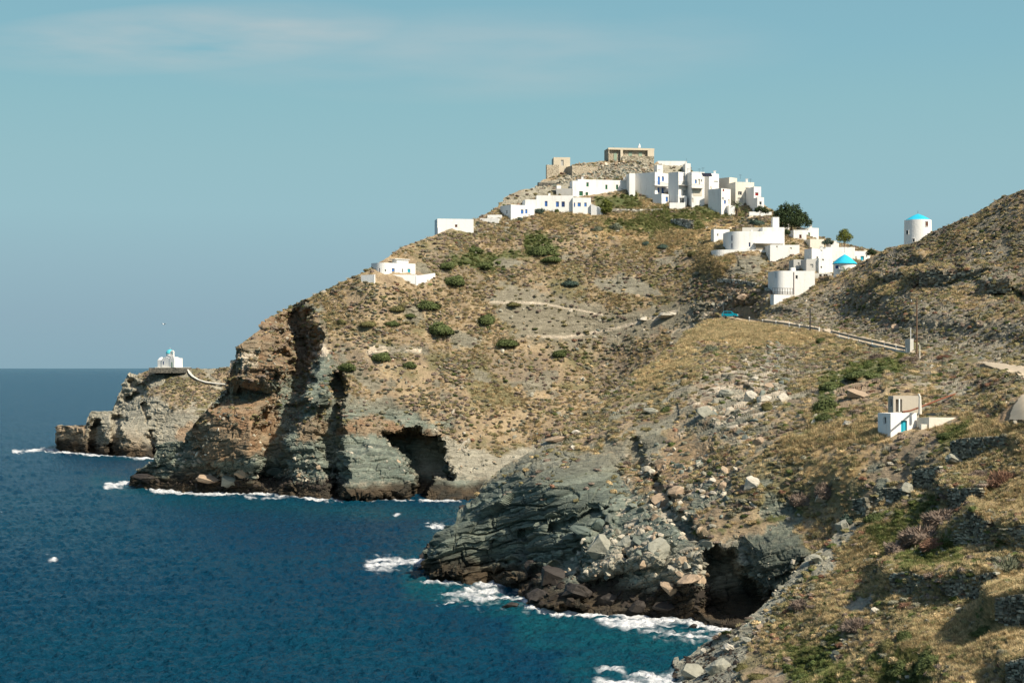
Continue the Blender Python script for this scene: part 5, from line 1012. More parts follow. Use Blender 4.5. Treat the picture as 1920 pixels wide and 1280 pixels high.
# white house with the railing
r, i = house('villa', 'white two storey house with rounded corner above a dark railed balcony', CH, None, 1455, 1528, 507.5, 552, 7, 'white', side_d=7, d=403.5, cat='villa', group=None, chain=arc_left(2.1, 8), extra=3,
  wins=[(1454,1457.5,511,521,'navy'),(1491.5,1496,516,523,'dark')], hold=1)
addbox(r, i, 'chimney', 'white', 1484, 1492, 501.5, 508, 1.2, -1.5); addbox(r, i, 'drain_pipe', 'brown', 1488.2, 1489.2, 510, 552, .1, .12)
r, i = house('balcony_base', 'white base storey with dark shaded left part below the railed balcony', CH, 1444, 1451, 1487, 552, 576, 20, 'white', side_d=5, d=399.5, cat='base', group=None, hold=1)
B_, fd_, s_ = i['B'], i['fd'], i['sd']; rl = MB(); p0 = B_-fd_*0.4; wd_ = i['w']+.3; zz = i['zt']
for z_ in (0, .55, 1.45): rl.box((p0[0], p0[1], zz+z_), (*(fd_*wd_), 0), (*(s_*.06), 0), (0, 0, .09))
for k in range(9):
    q = p0+fd_*(wd_*k/8-.04); rl.box((q[0], q[1], zz), (*(fd_*.09), 0), (*(s_*.07), 0), (0, 0, 1.5))
for k in range(22):
    q = p0+fd_*(wd_*k/21); rl.box((q[0], q[1], zz), (*(fd_*.035), 0), (*(s_*.03), 0), (0, 0, .6))
hang(rl, 'railing', M['iron'], r, i['base'])

# ------------------------------------------------------------------ seaside chapel on the headland
gz = H+0.1; dC = 604.0
def X_(px, d=dC): return d*(px-CX)/F
rt = root('chapel_platform', (X_(318), dC, 27), 'dark stone platform wall under the white seaside chapel', 'platform'); bpy.data.objects.remove(rt)
mb = MB(); mb.prism([(X_(283.5), dC-4), (X_(351), dC-3), (X_(351), dC+9), (X_(283.5), dC+9)], 28.3, 30.15); o = mb.make('chapel_platform', M['dstone']); tag(o, 'dark stone platform wall under the white seaside chapel', 'platform')
mb = MB(); mb.prism([(X_(294), dC-3.2), (X_(338), dC-2.2), (X_(350), dC-2.2), (X_(350), dC+8), (X_(294), dC+8)], 30.16, 30.32); mb.make('paving', M['kerb'], o)
base = (X_(315), dC, 30.3); rt = root('chapel', base, 'white blue domed chapel on the rocky headland by the sea', 'chapel')
mb = MB(); x0, x1, x2 = X_(293.5), X_(326), X_(338.5); yf = dC-1.4; z0 = 30.3
# nave with barrel vault, gable wall with belfry on the right, cross arm
prof = [(-2.3, 0), (-2.3, 2.7), (-1.7, 2.95), (-.9, 3.5), (0, 3.75), (.9, 3.5), (1.7, 2.95), (2.3, 2.7), (2.3, 0)]
def ext(prof, xa, xb, yc, zb):
    for (a, b) in zip(prof[:-1], prof[1:]): mb.quad((xa, yc+a[0], zb+a[1]), (xb, yc+a[0], zb+a[1]), (xb, yc+b[0], zb+b[1]), (xa, yc+b[0], zb+b[1]))
    mb.poly([(xa, yc+a, zb+b) for a, b in prof]); mb.poly([(xb, yc+a, zb+b) for a, b in prof][::-1])
ext(prof, x0, x2-.4, yf+2.3, z0)
prof2 = [(-2.0, 0), (-2.0, 2.9), (-1.2, 3.55), (0, 3.9), (1.2, 3.55), (2.0, 2.9), (2.0, 0)]
xc = X_(316.5)
for (a, b) in zip(prof2[:-1], prof2[1:]): mb.quad((xc+a[0], yf-.25, z0+a[1]), (xc+b[0], yf-.25, z0+b[1]), (xc+b[0], yf+5.2, z0+b[1]), (xc+a[0], yf+5.2, z0+a[1]))
mb.poly([(xc+a, yf-.25, z0+b) for a, b in prof2])
mb.box((X_(326.3), yf-.35, z0), (x2-X_(326.3), 0, 0), (0, 5.2, 0), (0, 0, 3.35)); hang(mb, 'wall', M['white'], rt, base)
bf = MB(); bx0, bx1 = X_(327.5), X_(335.5); bw = (bx1-bx0)
bf.box((bx0, yf-.2, z0+3.35), (bw*.28, 0, 0), (0, .7, 0), (0, 0, 2.3)); bf.box((bx1-bw*.28, yf-.2, z0+3.35), (bw*.28, 0, 0), (0, .7, 0), (0, 0, 2.3)); bf.box((bx0, yf-.2, z0+3.3), (bw, 0, 0), (0, .7, 0), (0, 0, .5))
bf.box((bx0-.08, yf-.28, z0+5.55), (bw+.16, 0, 0), (0, .86, 0), (0, 0, .25)); bf.box((bx0+bw*.25, yf-.1, z0+5.8), (bw*.5, 0, 0), (0, .5, 0), (0, 0, .4)); bo = hang(bf, 'bell_tower', M['white'], rt, base)
bl = MB(); bl.tube(((bx0+bx1)/2, yf+.15, z0+4.5), ((bx0+bx1)/2, yf+.15, z0+5.0), .22, .1, 8); b_ = hang(bl, 'bell', M['iron'], bo, base); b_.data.transform(Matrix.Translation((0, 0, 0)))
cc = (xc, yf+2.3); dr_ = MB(); 
for j in range(20):
    a, b = 6.28318*j/20, 6.28318*(j+1)/20; dr_.quad((cc[0]+1.5*math.cos(a), cc[1]+1.5*math.sin(a), z0+3.2), (cc[0]+1.5*math.cos(b), cc[1]+1.5*math.sin(b), z0+3.2), (cc[0]+1.5*math.cos(b), cc[1]+1.5*math.sin(b), z0+5.0), (cc[0]+1.5*math.cos(a), cc[1]+1.5*math.sin(a), z0+5.0))
hang(dr_, 'drum', M['white'], rt, base, True)
dm = MB()
for j in range(24):
    for k in range(7):
        def p(jj, kk): a = 6.28318*jj/24; u = kk/7*math.pi/2; return (cc[0]+1.66*math.cos(u)*math.cos(a), cc[1]+1.66*math.cos(u)*math.sin(a), z0+5.0+1.55*math.sin(u))
        dm.quad(p(j, k), p(j+1, k), p(j+1, k+1), p(j, k+1))
do = hang(dm, 'dome', M['dome'], rt, base, True)
cr_ = MB(); cr_.box((cc[0]-.04, cc[1], z0+6.5), (.08, 0, 0), (0, .08, 0), (0, 0, .8)); cr_.box((cc[0]-.22, cc[1], z0+6.95), (.44, 0, 0), (0, .08, 0), (0, 0, .08)); hang(cr_, 'cross', M['white'], rt, base)
for a, b, c_, d_, nm in [(309.3, 311.2, 1.0, 2.2, 'window'), (331, 334.2, 0, 1.9, 'door'), (314.6, 316.2, 3.7, 4.4, 'window')]:
    wv = MB(); off = -.30 if nm == 'window' and c_ < 3 else (-.42 if nm == 'door' else .72); wv.box((X_(a), yf+off, z0+c_), (X_(b)-X_(a), 0, 0), (0, .1, 0), (0, 0, d_-c_)); hang(wv, nm, M['navy' if nm == 'window' else 'lgreen'], rt, base)

rt.rotation_euler = (0, 0, math.radians(-27)); rt.scale = (.9, .9, .97)
# ------------------------------------------------------------------ hut, upper concrete room, wall, pipe
NH = 'near_hill'
r, i = house('pump_hut', 'small white hut with turquoise door on the near slope', NH, 1646, 1670, 1719, 774.5, 813, 30, 'white', hold=1, d=ground(NH, 1672, 813).y-1.2, cat='hut', group=None, extra=.7, wins=[(1656.5,1661.5,781.5,794.5,'dark'),(1689.2,1701,788,812,'teal','door')])
r, i = house('concrete_room', 'bare beige concrete room with an open doorway behind the white hut', NH, 1665, 1675, 1723, 742, 772, 20, 'concrete', hold=1, d=207.5, cat='room', group=None, extra=2.5, wins=[(1679.5,1691.5,748,772,'brown','niche'),(1668,1672.5,747,762,'dark')])
addbox(r, i, 'door_post', 'white', 1685.6, 1687.6, 748, 772, .2, .05)
wallrun('yard_wall', 'rough pale plastered wall running right from the white hut', [(1719,783,800,201),(1742,782,803,202),(1780,782.5,800,203),(1819,783,796,205)], 'cream', .4, extra=3)
wallrun('roof_edge', 'thin dark slab roof edge above the rough yard wall', [(1722,776,779.5,206),(1760,774.5,780,208),(1822,781,784,209)], 'galv', 3.0, cat='slab', extra=0)
house('stone_post', 'squat pale post standing in the grass below the yard wall', NH, None, 1727.5, 1738, 795, 806, 10, 'cream', side_d=.6, d=197, cat='post', group=None, extra=1)
mb = MB(); P_ = [W(1692, 772, 200), W(1706, 770, 201), W(1723, 764, 205), W(1760, 749.5, 212), W(1800, 735, 219), W(1842, 717, 226)]
for a, b in zip(P_[:-1], P_[1:]): mb.tube(a, b, .11, .11, 8)
o = mb.make('pipe', M['rust']); tag(o, 'long rusty pipe running from the concrete room up the slope', 'pipe')
mb = MB(); a = W(1725, 776, 203.5); mb.tube(a, W(1725, 745, 203.5), .22, .15, 8); mb.tube(W(1725, 745, 203.5), W(1722.5, 738, 203.5), .15, .12, 8); o = mb.make('vent_pipe', M['cream']); tag(o, 'pale upright vent pipe at the right corner of the concrete room', 'vent pipe')

# ------------------------------------------------------------------ road, parapet rail, poles, car
def ribbon(name, pts, wpx, mat, lift=.25, kind='structure'):
    V, Fc = [], []
    for k, (x, y, d, h) in enumerate(pts):
        V += [tuple(W(x, y-h, d+1.2)), tuple(W(x, y+h, d-1.2))]
        if k: Fc.append((2*k-2, 2*k-1, 2*k+1, 2*k))
    me = bpy.data.meshes.new(name); me.from_pydata(V, [], Fc); me.materials.append(mat); o = link(bpy.data.objects.new(name, me)); 
    md = o.modifiers.new('thick', 'SOLIDIFY'); md.thickness = .2; tag(o, kind=kind); return o
def dg(px, py, dd=0.0): return ground(NH, px, py).y+dd
def drape(name, layer, poly, mat, lift=.14):
    """road surface laid on the finished ground inside a surveyed outline"""
    st = STORE[layer]; S = st['S']; ins = (poly_sd(st['px'], st['py'], poly)+1.2*vnoise(np.stack([st['px'], st['py']], 1), 6, 91) > 0).reshape(S); G = st['G']; nn = st['n'].reshape(S[0], S[1], 3)
    ins[0] = False; ins[-16:] = False; ins[:, :11] = False; ins[:, -24:] = False
    # level the cross fall a little
    K = G.copy()
    for _ in range(4): K[1:-1] = (K[:-2]+2*K[1:-1]+K[2:])/4
    q = ins[:-1, :-1] & ins[1:, :-1] & ins[:-1, 1:] & ins[1:, 1:]; r, c = np.nonzero(q); ids = -np.ones(S, int); V = []
    use = np.zeros(S, bool)
    for dr_, dc in ((0,0),(0,1),(1,1),(1,0)): use[r+dr_, c+dc] = True
    rr, cc_ = np.nonzero(use); ids[rr, cc_] = np.arange(len(rr)); V = np.maximum(0, 1)*(K[rr, cc_]+nn[rr, cc_]*lift+np.array([0, -.25, .1]))
    o = mesh_from(name, V, np.stack([ids[r, c], ids[r, c+1], ids[r+1, c+1], ids[r+1, c]], 1), mat, smooth=False); tag(o, kind='structure'); return o
drape('road', NH, [(1540,616),(1560,619.5),(1600,629),(1650,639),(1700,651),(1714,656),(1714,665),(1700,662),(1650,653),(1600,642),(1560,630),(1545,623)], M['road'])
drape('lane', NH, [(1345,594),(1425,596.5),(1470,603),(1500,609),(1540,616),(1540,619),(1500,613),(1460,607),(1425,602),(1345,599.5)], M['road'])
drape('coast_road', NH, [(1822,677),(1850,680.5),(1880,682),(1925,691),(1990,705),(1990,736),(1925,717),(1890,704),(1860,692),(1836,683)], M['road'])
drape('gravel_track', NH, TRACK, M['road'])
rail_px = [(1558,627,0),(1580,632.5,0),(1606,639,0),(1640,646.5,0),(1672,653.5,0),(1700,660,0)]
gr = [(x, y, dg(x, y, -2.2)) for x, y, _ in rail_px]; base = W(*gr[0]); rt = root('guard_rail', base, 'dark metal guard rail on white posts along the pale road', 'guard rail')
mb = MB()
for a, b in zip(gr[:-1], gr[1:]):
    A_, B__ = W(a[0], a[1]-5, a[2]), W(b[0], b[1]-5, b[2])
    for z0_, z1_, q in ((0, .16, 0), (.16, .26, .05), (.26, .42, 0)):
        mb.quad(A_+Vector((0, q, z0_-.15)), B__+Vector((0, q, z0_-.15)), B__+Vector((0, q, z1_-.15)), A_+Vector((0, q, z1_-.15))); 
    mb.quad(A_+Vector((0, .1, .3)), B__+Vector((0, .1, .3)), B__+Vector((0, 0, .3)), A_+Vector((0, 0, .3)))
hang(mb, 'rail', M['galv'], rt, base)
kb = MB()
for a, b in zip(gr[:-1], gr[1:]):
    A_, B__ = W(a[0], a[1]+.5, a[2]-.3), W(b[0], b[1]+.5, b[2]-.3); kb.quad(A_-Vector((0, 0, .5)), B__-Vector((0, 0, .5)), B__+Vector((0, 0, .1)), A_+Vector((0, 0, .1))); kb.quad(A_+Vector((0, 0, .1)), B__+Vector((0, 0, .1)), B__+Vector((0, 1, .1)), A_+Vector((0, 1, .1)))
hang(kb, 'kerb', M['kerb'], rt, base)
for k in range(8):
    u = k/7*(len(gr)-1); j = min(int(u), len(gr)-2); f = u-j; x = gr[j][0]*(1-f)+gr[j+1][0]*f; y = gr[j][1]*(1-f)+gr[j+1][1]*f; d = gr[j][2]*(1-f)+gr[j+1][2]*f-.15
    p = W(x, y, d); mb = MB(); mb.box(p-Vector((.08, .1, .3)), (.18, 0, 0), (0, .12, 0), (0, 0, .95)); hang(mb, 'post', M['white'], rt, base)
far = [(1405,599.5),(1430,604),(1455,606.5),(1480,610),(1499,613.5),(1518,616.5),(1536,619.5)]
fr2 = [(x, y, dg(x, y, -2)) for x, y in far]; base = W(*fr2[0]); rt = root('guard_rail', base, 'farther thin dark guard rail on low white posts beyond the dark pole', 'guard rail'); mb = MB()
for a, b in zip(fr2[:-1], fr2[1:]):
    A_, B__ = W(a[0], a[1]-2.5, a[2]), W(b[0], b[1]-2.5, b[2]); mb.quad(A_-Vector((0, 0, .2)), B__-Vector((0, 0, .2)), B__+Vector((0, 0, .15)), A_+Vector((0, 0, .15)))
    A2, B2 = A_+Vector((0, .08, 0)), B__+Vector((0, .08, 0)); mb.quad(B2-Vector((0, 0, .2)), A2-Vector((0, 0, .2)), A2+Vector((0, 0, .15)), B2+Vector((0, 0, .15)))
hang(mb, 'rail', M['galv'], rt, base)
for x, y, d in fr2:
    p = W(x, y, d-.1); mb = MB(); mb.box(p-Vector((.1, .1, .3)), (.2, 0, 0), (0, .15, 0), (0, 0, .95)); hang(mb, 'post', M['white'], rt, base)
# concrete box pillar with a mast
dP = dg(1706, 662, -2.0); r, i = house('utility_pillar', 'grey concrete pillar with a thin mast at the end of the guard rail', NH, 1700, 1706.5, 1713, 635, 661, 36, 'grey', side_d=.7, d=dP, cat='pillar', group=None, extra=1)
mb = MB(); mb.tube(W(1707.5, 635, dP+.2), W(1707.5, 614, dP+.2), .07, .06, 6); hang(mb, 'mast', M['white'], r, i['base'])
def pole(px, yt, yb, d, label, mat, r_=.13, arms=True, rot=0.0):
    b = W(px, yb, d); t_ = W(px, yt, d); rt = root('utility_pole', b, label, 'utility pole', 'utility poles by the road'); mb = MB(); mb.tube(b-Vector((0, 0, 1)), t_, r_, r_*.75, 8); hang(mb, 'post', M[mat], rt, b)
    if arms:
        mb = MB(); mb.box(t_+Vector((-.9, -.06, -.5)), (1.8, .3, 0), (0, .1, 0), (0, 0, .1)); ca_ = hang(mb, 'crossarm', M['iron'], rt, b)
        for q in (-.8, -.05, .7):
            mb = MB(); mb.tube(t_+Vector((q, 0, -.4)), t_+Vector((q, 0, -.18)), .06, .05, 6); k_ = hang(mb, 'insulator', M['white'], ca_, b); 
    return t_
t1 = pole(1719, 560, 664, dg(1719, 664, -1.5), 'tall brown wooden utility pole right of the concrete pillar', 'wood', .13)
t2 = pole(1519, 577, 618, dg(1519, 618, -1.5), 'short dark utility pole beside the far guard rail', 'iron', .14)
pole(1724.5, 647, 668, dg(1724, 668, -2), 'low pale marker post at the foot of the tall brown pole', 'cream', .1, False)
pole(1356, 574, 600, dg(1356, 600, -2.5)-.0, 'thin pale sign post beside the turquoise car', 'galv', .06, False)
def cable(a, b, sag, label, r_=.022):
    mb = MB(); n = 14; P_ = [a.lerp(b, k/n)-Vector((0, 0, sag*4*(k/n)*(1-k/n))) for k in range(n+1)]
    for p, q in zip(P_[:-1], P_[1:]): mb.tube(p, q, r_, r_, 4, False)
    o = mb.make('power_cable', M['iron']); tag(o, label, 'cable')
cable(t1+Vector((.7, 0, -.2)), W(1985, 528, 235), 1.0, 'thin overhead cable from the tall brown pole off to the right'); cable(t1+Vector((-.7, 0, -.2)), t2+Vector((0, 0, -.1)), 1.6, 'thin overhead cable between the two utility poles')
# car
cp = ground(NH, 1368, 596.5); dcar = cp.y-2.5; cp = W(1368.5, 595.8, dcar); rt = root('parked_car', cp, 'small turquoise car parked by the bend of the road', 'car'); rt.rotation_euler = (0, 0, math.radians(-14))
def carmesh(prof, w0, w1_, name, mat):
    mb = MB(); n = len(prof); A_ = [(x, -(w1_ if z > .95 else w0)/2, z) for x, z in prof]; B__ = [(x, (w1_ if z > .95 else w0)/2, z) for x, z in prof]
    for k in range(n): mb.quad(A_[k], A_[(k+1) % n], B__[(k+1) % n], B__[k])
    mb.poly(A_[::-1]); mb.poly(B__); o = mb.make(name, M[mat], rt); bv = o.modifiers.new('bevel', 'BEVEL'); bv.width = .05; bv.segments = 2; return o
K = .78
prof = [(-1.75,.35),(-1.78,.7),(-1.7,.95),(-1.35,1.42),(-1.15,1.5),(.25,1.5),(.45,1.44),(.95,.98),(1.6,.86),(1.78,.7),(1.8,.35)]
body = carmesh([(x*K, z*K) for x, z in prof], 1.6*K, 1.45*K, 'body', 'carpaint')
for x0, x1, z0, z1, xs in [(-1.2, -.45, .98, 1.38, .12), (-.38, .3, .98, 1.38, .3)]:
    for s in (-1, 1):
        mb = MB(); y = s*(.81*K); mb.poly([((x0-xs*.8 if x0 < -1 else x0)*K, y, z0*K), ((x1+(xs if x1 > 0 else 0))*K, y, z0*K), (x1*K, y*.93, z1*K), (x0*K, y*.93, z1*K)][::s]); mb.make('side_window', M['dark'], rt)
mb = MB(); mb.quad((.98*K+.02, -.62*K, .99*K+.03), (.98*K+.02, .62*K, .99*K+.03), (.47*K+.02, .55*K, 1.42*K+.03), (.47*K+.02, -.55*K, 1.42*K+.03)); mb.make('windscreen', M['dark'], rt)
for x in (-1.1, 1.15):
    for s in (-1, 1):
        wb = MB(); wb.tube((x*K, s*.66*K, .3*K), (x*K, s*.84*K, .3*K), .31*K, .31*K, 18); wo = wb.make('wheel', M['tyre'], rt); hb = MB(); hb.tube((x*K, s*.84*K, .3*K), (x*K, s*.86*K, .3*K), .17*K, .15*K, 12); hb.make('rim', M['galv'], wo)
for s in (-1, 1):
    mb = MB(); mb.box((1.72*K, s*.55*K-.1, .66*K), (.08, 0, 0), (0, .2, 0), (0, 0, .12)); mb.make('headlight', M['white'], rt)
rt.scale = (1.25, 1.25, 1.25)
# gull over the sea
rt = root('seagull', W(307, 608, 300), 'white seagull gliding above the seaside chapel', 'bird')
mb = MB(); secs = [(-.28, .01), (-.2, .05), (0, .09), (.14, .07), (.24, .05), (.3, .012)]; ring = lambda x, r_: [(x, r_*math.cos(a), r_*.9*math.sin(a)) for a in [k*math.pi/4 for k in range(8)]]
for (x0_, r0), (x1_, r1) in zip(secs[:-1], secs[1:]):
    A_, B__ = ring(x0_, r0), ring(x1_, r1)
    for k in range(8): mb.quad(A_[k], A_[(k+1) % 8], B__[(k+1) % 8], B__[k])
for s in (-1, 1):
    pts = [(.1, 0, .03), (.13, s*.3, .2), (.04, s*.68, .14), (-.02, s*.68, .13), (-.03, s*.3, .18), (-.08, 0, .03)]
    mb.poly(pts if s > 0 else pts[::-1]); mb.poly([(x, y, z-.015) for x, y, z in (pts[::-1] if s > 0 else pts)])
mb.make('body', M['gull'], rt); rt.rotation_euler = (0, .1, 1.0)
# footpath to the chapel
pp = [(352,693,1.2),(356,700,2.2),(362,706,2.2),(372,712,1.8),(385,716,1.4),(400,718,1.1),(415,719.5,.9),(425,720,.8)]
V, Fc = [], []
for k, (x, y, hh) in enumerate(pp):
    g_ = ground('headland', x, y); a = W(x-hh, y, g_.y-.9); b = W(x+hh, y-.4, g_.y-.7)
    if k > 3: a = W(x, y+hh*.7, g_.y-1.2); b = W(x, y-hh*.7, g_.y-.4)
    V += [a, b]
    if k: Fc.append((2*k-2, 2*k, 2*k+1, 2*k-1))
me = bpy.data.meshes.new('footpath'); me.from_pydata(V, [], Fc); me.materials.append(M['kerb']); o = link(bpy.data.objects.new('footpath', me)); md = o.modifiers.new('t', 'SOLIDIFY'); md.thickness = .3; md.offset = 0; tag(o, kind='structure')
# village lane up the saddle
V, Fc = [], []
for k, (x, y, hh) in enumerate([(1362,432,2),(1375,425,2.5),(1390,417,2.6),(1402,410,2.4),(1412,406,1.8)]):
    g_ = ground(CH, x, y); V += [W(x, y-hh, g_.y+.2), W(x, y+hh, g_.y-1.4)]
    if k: Fc.append((2*k-2, 2*k-1, 2*k+1, 2*k))
me = bpy.data.meshes.new('village_lane'); me.from_pydata(V, [], Fc); me.materials.append(M['road']); o = link(bpy.data.objects.new('village_lane', me)); md = o.modifiers.new('t', 'SOLIDIFY'); md.thickness = .3; tag(o, kind='structure')

# roof furniture: aerials and chimneys
for px, yb, h_, d, lb in [(1318,323,9,480,'thin television aerial left of the solar panels'),(1311,323,7,481,'short aerial on the brown balcony house'),(1407,341,6,479,'aerial with crossbars on the cream column house'),(1388,333,6,484,'thin aerial between the beige gable and the cream house'),(1287,302,5,514,'small aerial on the long crest house'),(1496,431,6,445,'small aerial on the brown window house'),(1455,407,4,436,'rod on top of the villa chimney'),(1590,463,24,424,'tall thin mast right of the rounded olive tree'),(1778,427,8,373,'thin pole beside the small white dome'),(1150,277,3,514,'short rod on the church roof corner')]:
    p = W(px, yb, d); mb = MB(); q = p+Vector((0, 0, h_*d/F)); mb.tube(p-Vector((0, 0, .4)), q, .04, .025, 5)
    if h_ > 5 and h_ < 20:
        for z in (.1, .35): mb.tube(q+Vector((-.45, 0, -z)), q+Vector((.45, 0, -z)), .02, .02, 4)
    o = mb.make('aerial', M['iron']); tag(o, lb, 'aerial', 'aerials on the village roofs')
for px, yt, yb, d, lb in [(1092,332,337,494,'small white chimney on the left of the long green window house'),(1171,333,337,495,'small white chimney on the right of the long green window house'),(1030,363,367,486,'low white chimney on the five window house'),(1236,318.5,323,492,'white chimney above the blue balcony door'),(1291,317,323,487,'white chimney on the pale balcony house'),(1340,321,326,489,'white chimney on the solar panel house'),(1400,336,341.5,486,'cream chimney on the column house'),(1520,423,428,454,'white chimney on the cube house under the pine'),(1566,452,456,441,'white chimney on the skyline hut'),(1540,462,467,423,'white chimney on the grey parapet house')]:
    p = W(px, yb, d); h_ = (yb-yt)*d/F; mb = MB(); mb.box(p+Vector((-.3, -.3, -.3)), (.6, 0, 0), (0, .6, 0), (0, 0, h_+.3)); mb.box(p+Vector((-.38, -.38, h_)), (.76, 0, 0), (0, .76, 0), (0, 0, .1)); o = mb.make('chimney', M['white']); tag(o, lb, 'chimney', 'chimneys on the village roofs')
# ------------------------------------------------------------------ trees, palms, single shrubs
def fol(name, col): return foliage(name, col)
FM = dict(pine=fol('pine_foliage', (.045,.065,.028)), green=fol('lentisk_foliage', (.095,.115,.042)), lime=fol('light_foliage', (.13,.145,.035)), greyg=fol('grey_green_foliage', (.16,.17,.11)), mauve=fol('mauve_twigs', (.23,.175,.135)), rust=fol('rust_twigs', (.25,.145,.095)),
          olive=fol('olive_foliage', (.16,.145,.06)), palm=fol('palm_frond', (.085,.11,.04)), dead=fol('dead_frond', (.25,.18,.10)), teal=fol('blue_green_foliage', (.07,.10,.075)))
BM = {}
def bush_mesh(mat, style, k):
    key = (mat, style, k)
    if key not in BM:
        a = dict(leafy=dict(n=2600, size=.075, flat=.8, lumps=9, aspect=1.5, inner=.15), twig=dict(n=1900, size=.035, flat=.85, lumps=6, aspect=7, spiky=.9, inner=.3), dome=dict(n=2200, size=.06, flat=.75, lumps=12, aspect=2.2, inner=.05))[style]
        BM[key] = leaf_mesh('bush_%s_%s' % (mat, style), a['n'], a['size'], FM[mat], a['flat'], a['lumps'], aspect=a['aspect'], spiky=a.get('spiky', 0), inner=a['inner'], seed=30+k)
    return BM[key]
def bush(layer, px, py, wpx, hpx, mat, style, label, k=0, group='single bushes on the slopes', cat='bush', name='bush'):
    g = ground(layer, px, py+hpx*.35); d = g.y; o = link(bpy.data.objects.new(name, bush_mesh(mat, style, k))); o.location = g-Vector((0, 0, .16*hpx*d/F))
    rx = wpx/2*d/F; o.scale = (rx*1.1, rx*.95, hpx*d/F*(.85 if style != 'leafy' else .78)); o.rotation_euler = (0, 0, (px*7.1) % 6.28); return tag(o, label, cat, group)
G_ = 'dark green shrubs on the castle hill'
for t in [(825,603,72,44,'green','largest dark green shrub in the middle of the slope below the rounded seaside house'),(1012,458,70,38,'green','wide dark green shrub high on the slope below the five window house'),(912,588,40,38,'green','oval green shrub left of the big grey rock slab'),
  (952,637,58,24,'green','low green shrub under the left corner of the grey rock slab'),(1048,656,40,22,'green','small green shrub at the lower edge of the grey rock slab'),(712,660,56,28,'green','green shrub on the white rock band above the cave'),(650,680,44,26,'green','green shrub below the left end of the white rock band'),
  (765,677,36,22,'green','small green shrub right of the white rock band shrub'),(800,562,62,30,'green','broad green shrub above the largest slope shrub'),(745,572,36,20,'olive','olive shrub left of the broad green shrub'),(690,602,40,20,'olive','low olive shrub on the left shoulder of the hill'),
  (850,517,62,32,'green','green shrub right of the white ramp wall'),(905,490,50,22,'green','flat green shrub beside the layered rock outcrop'),(835,492,44,22,'green','green shrub just above the ramp wall end'),(1068,524,40,20,'teal','blue green shrub above the grey rock slab'),
  (888,462,40,20,'green','green shrub below the skyline block house'),(960,565,34,16,'olive','small olive shrub at the top left of the rock slab'),(735,600,34,18,'green','small green shrub between the shoulder and the slope centre'),(640,598,26,14,'olive','tiny olive shrub near the cliff edge'),
  (1035,480,50,22,'green','green shrub trailing down right of the wide high shrub'),(770,588,26,14,'green','little green shrub under the broad green shrub'),(1245,455,36,18,'teal','grey blue shrub in the straw coloured field'),(1210,452,22,16,'teal','small round grey blue shrub in the straw field'),
  (1155,418,34,26,'greyg','grey shrub just right of the tall green tree'),(1120,425,26,18,'greyg','grey shrub below the tall green tree'),(1420,412,44,20,'teal','blue green shrub by the village lane'),(1345,435,22,14,'olive','olive shrub beside the villa annex'),(1300,470,34,18,'olive','olive shrub left of the curved villa terrace')]:
    x, y, w_, h_, m_, lb = t; bush(CH, x, y, w_, h_, m_, 'leafy', lb, k=int(x) % 3, group=G_, cat='shrub', name='shrub')
V_ = 'garden bushes in front of the village houses'
for x, y, w_, h_, m_, st, lb in [(1009,392,34,16,'teal','leafy','grey green hedge at the left corner of the five window house'),(1044,392,14,11,'green','dome','round dark green bush under the middle blue windows'),(1079,391,15,13,'greyg','dome','round grey bush under the joined cottage'),
  (1064,395,12,7,'green','leafy','small low green bush between the two round bushes'),(955,402,14,14,'olive','leafy','spiky bush in front of the stepped cottage shaded end'),(975,409,16,12,'teal','leafy','dark bush at the foot of the stepped cottage'),(875,423,18,14,'teal','leafy','ragged green bush at the right corner of the skyline block house'),
  (895,416,12,12,'teal','leafy','small dark bush left of the low terrace walls'),(1455,474,10,9,'olive','leafy','tiny round bush on the villa wing wall')]:
    bush(CH, x, y, w_, h_, m_, st, lb, k=int(x) % 2, group=V_)
N_ = 'single bushes on the near slopes'
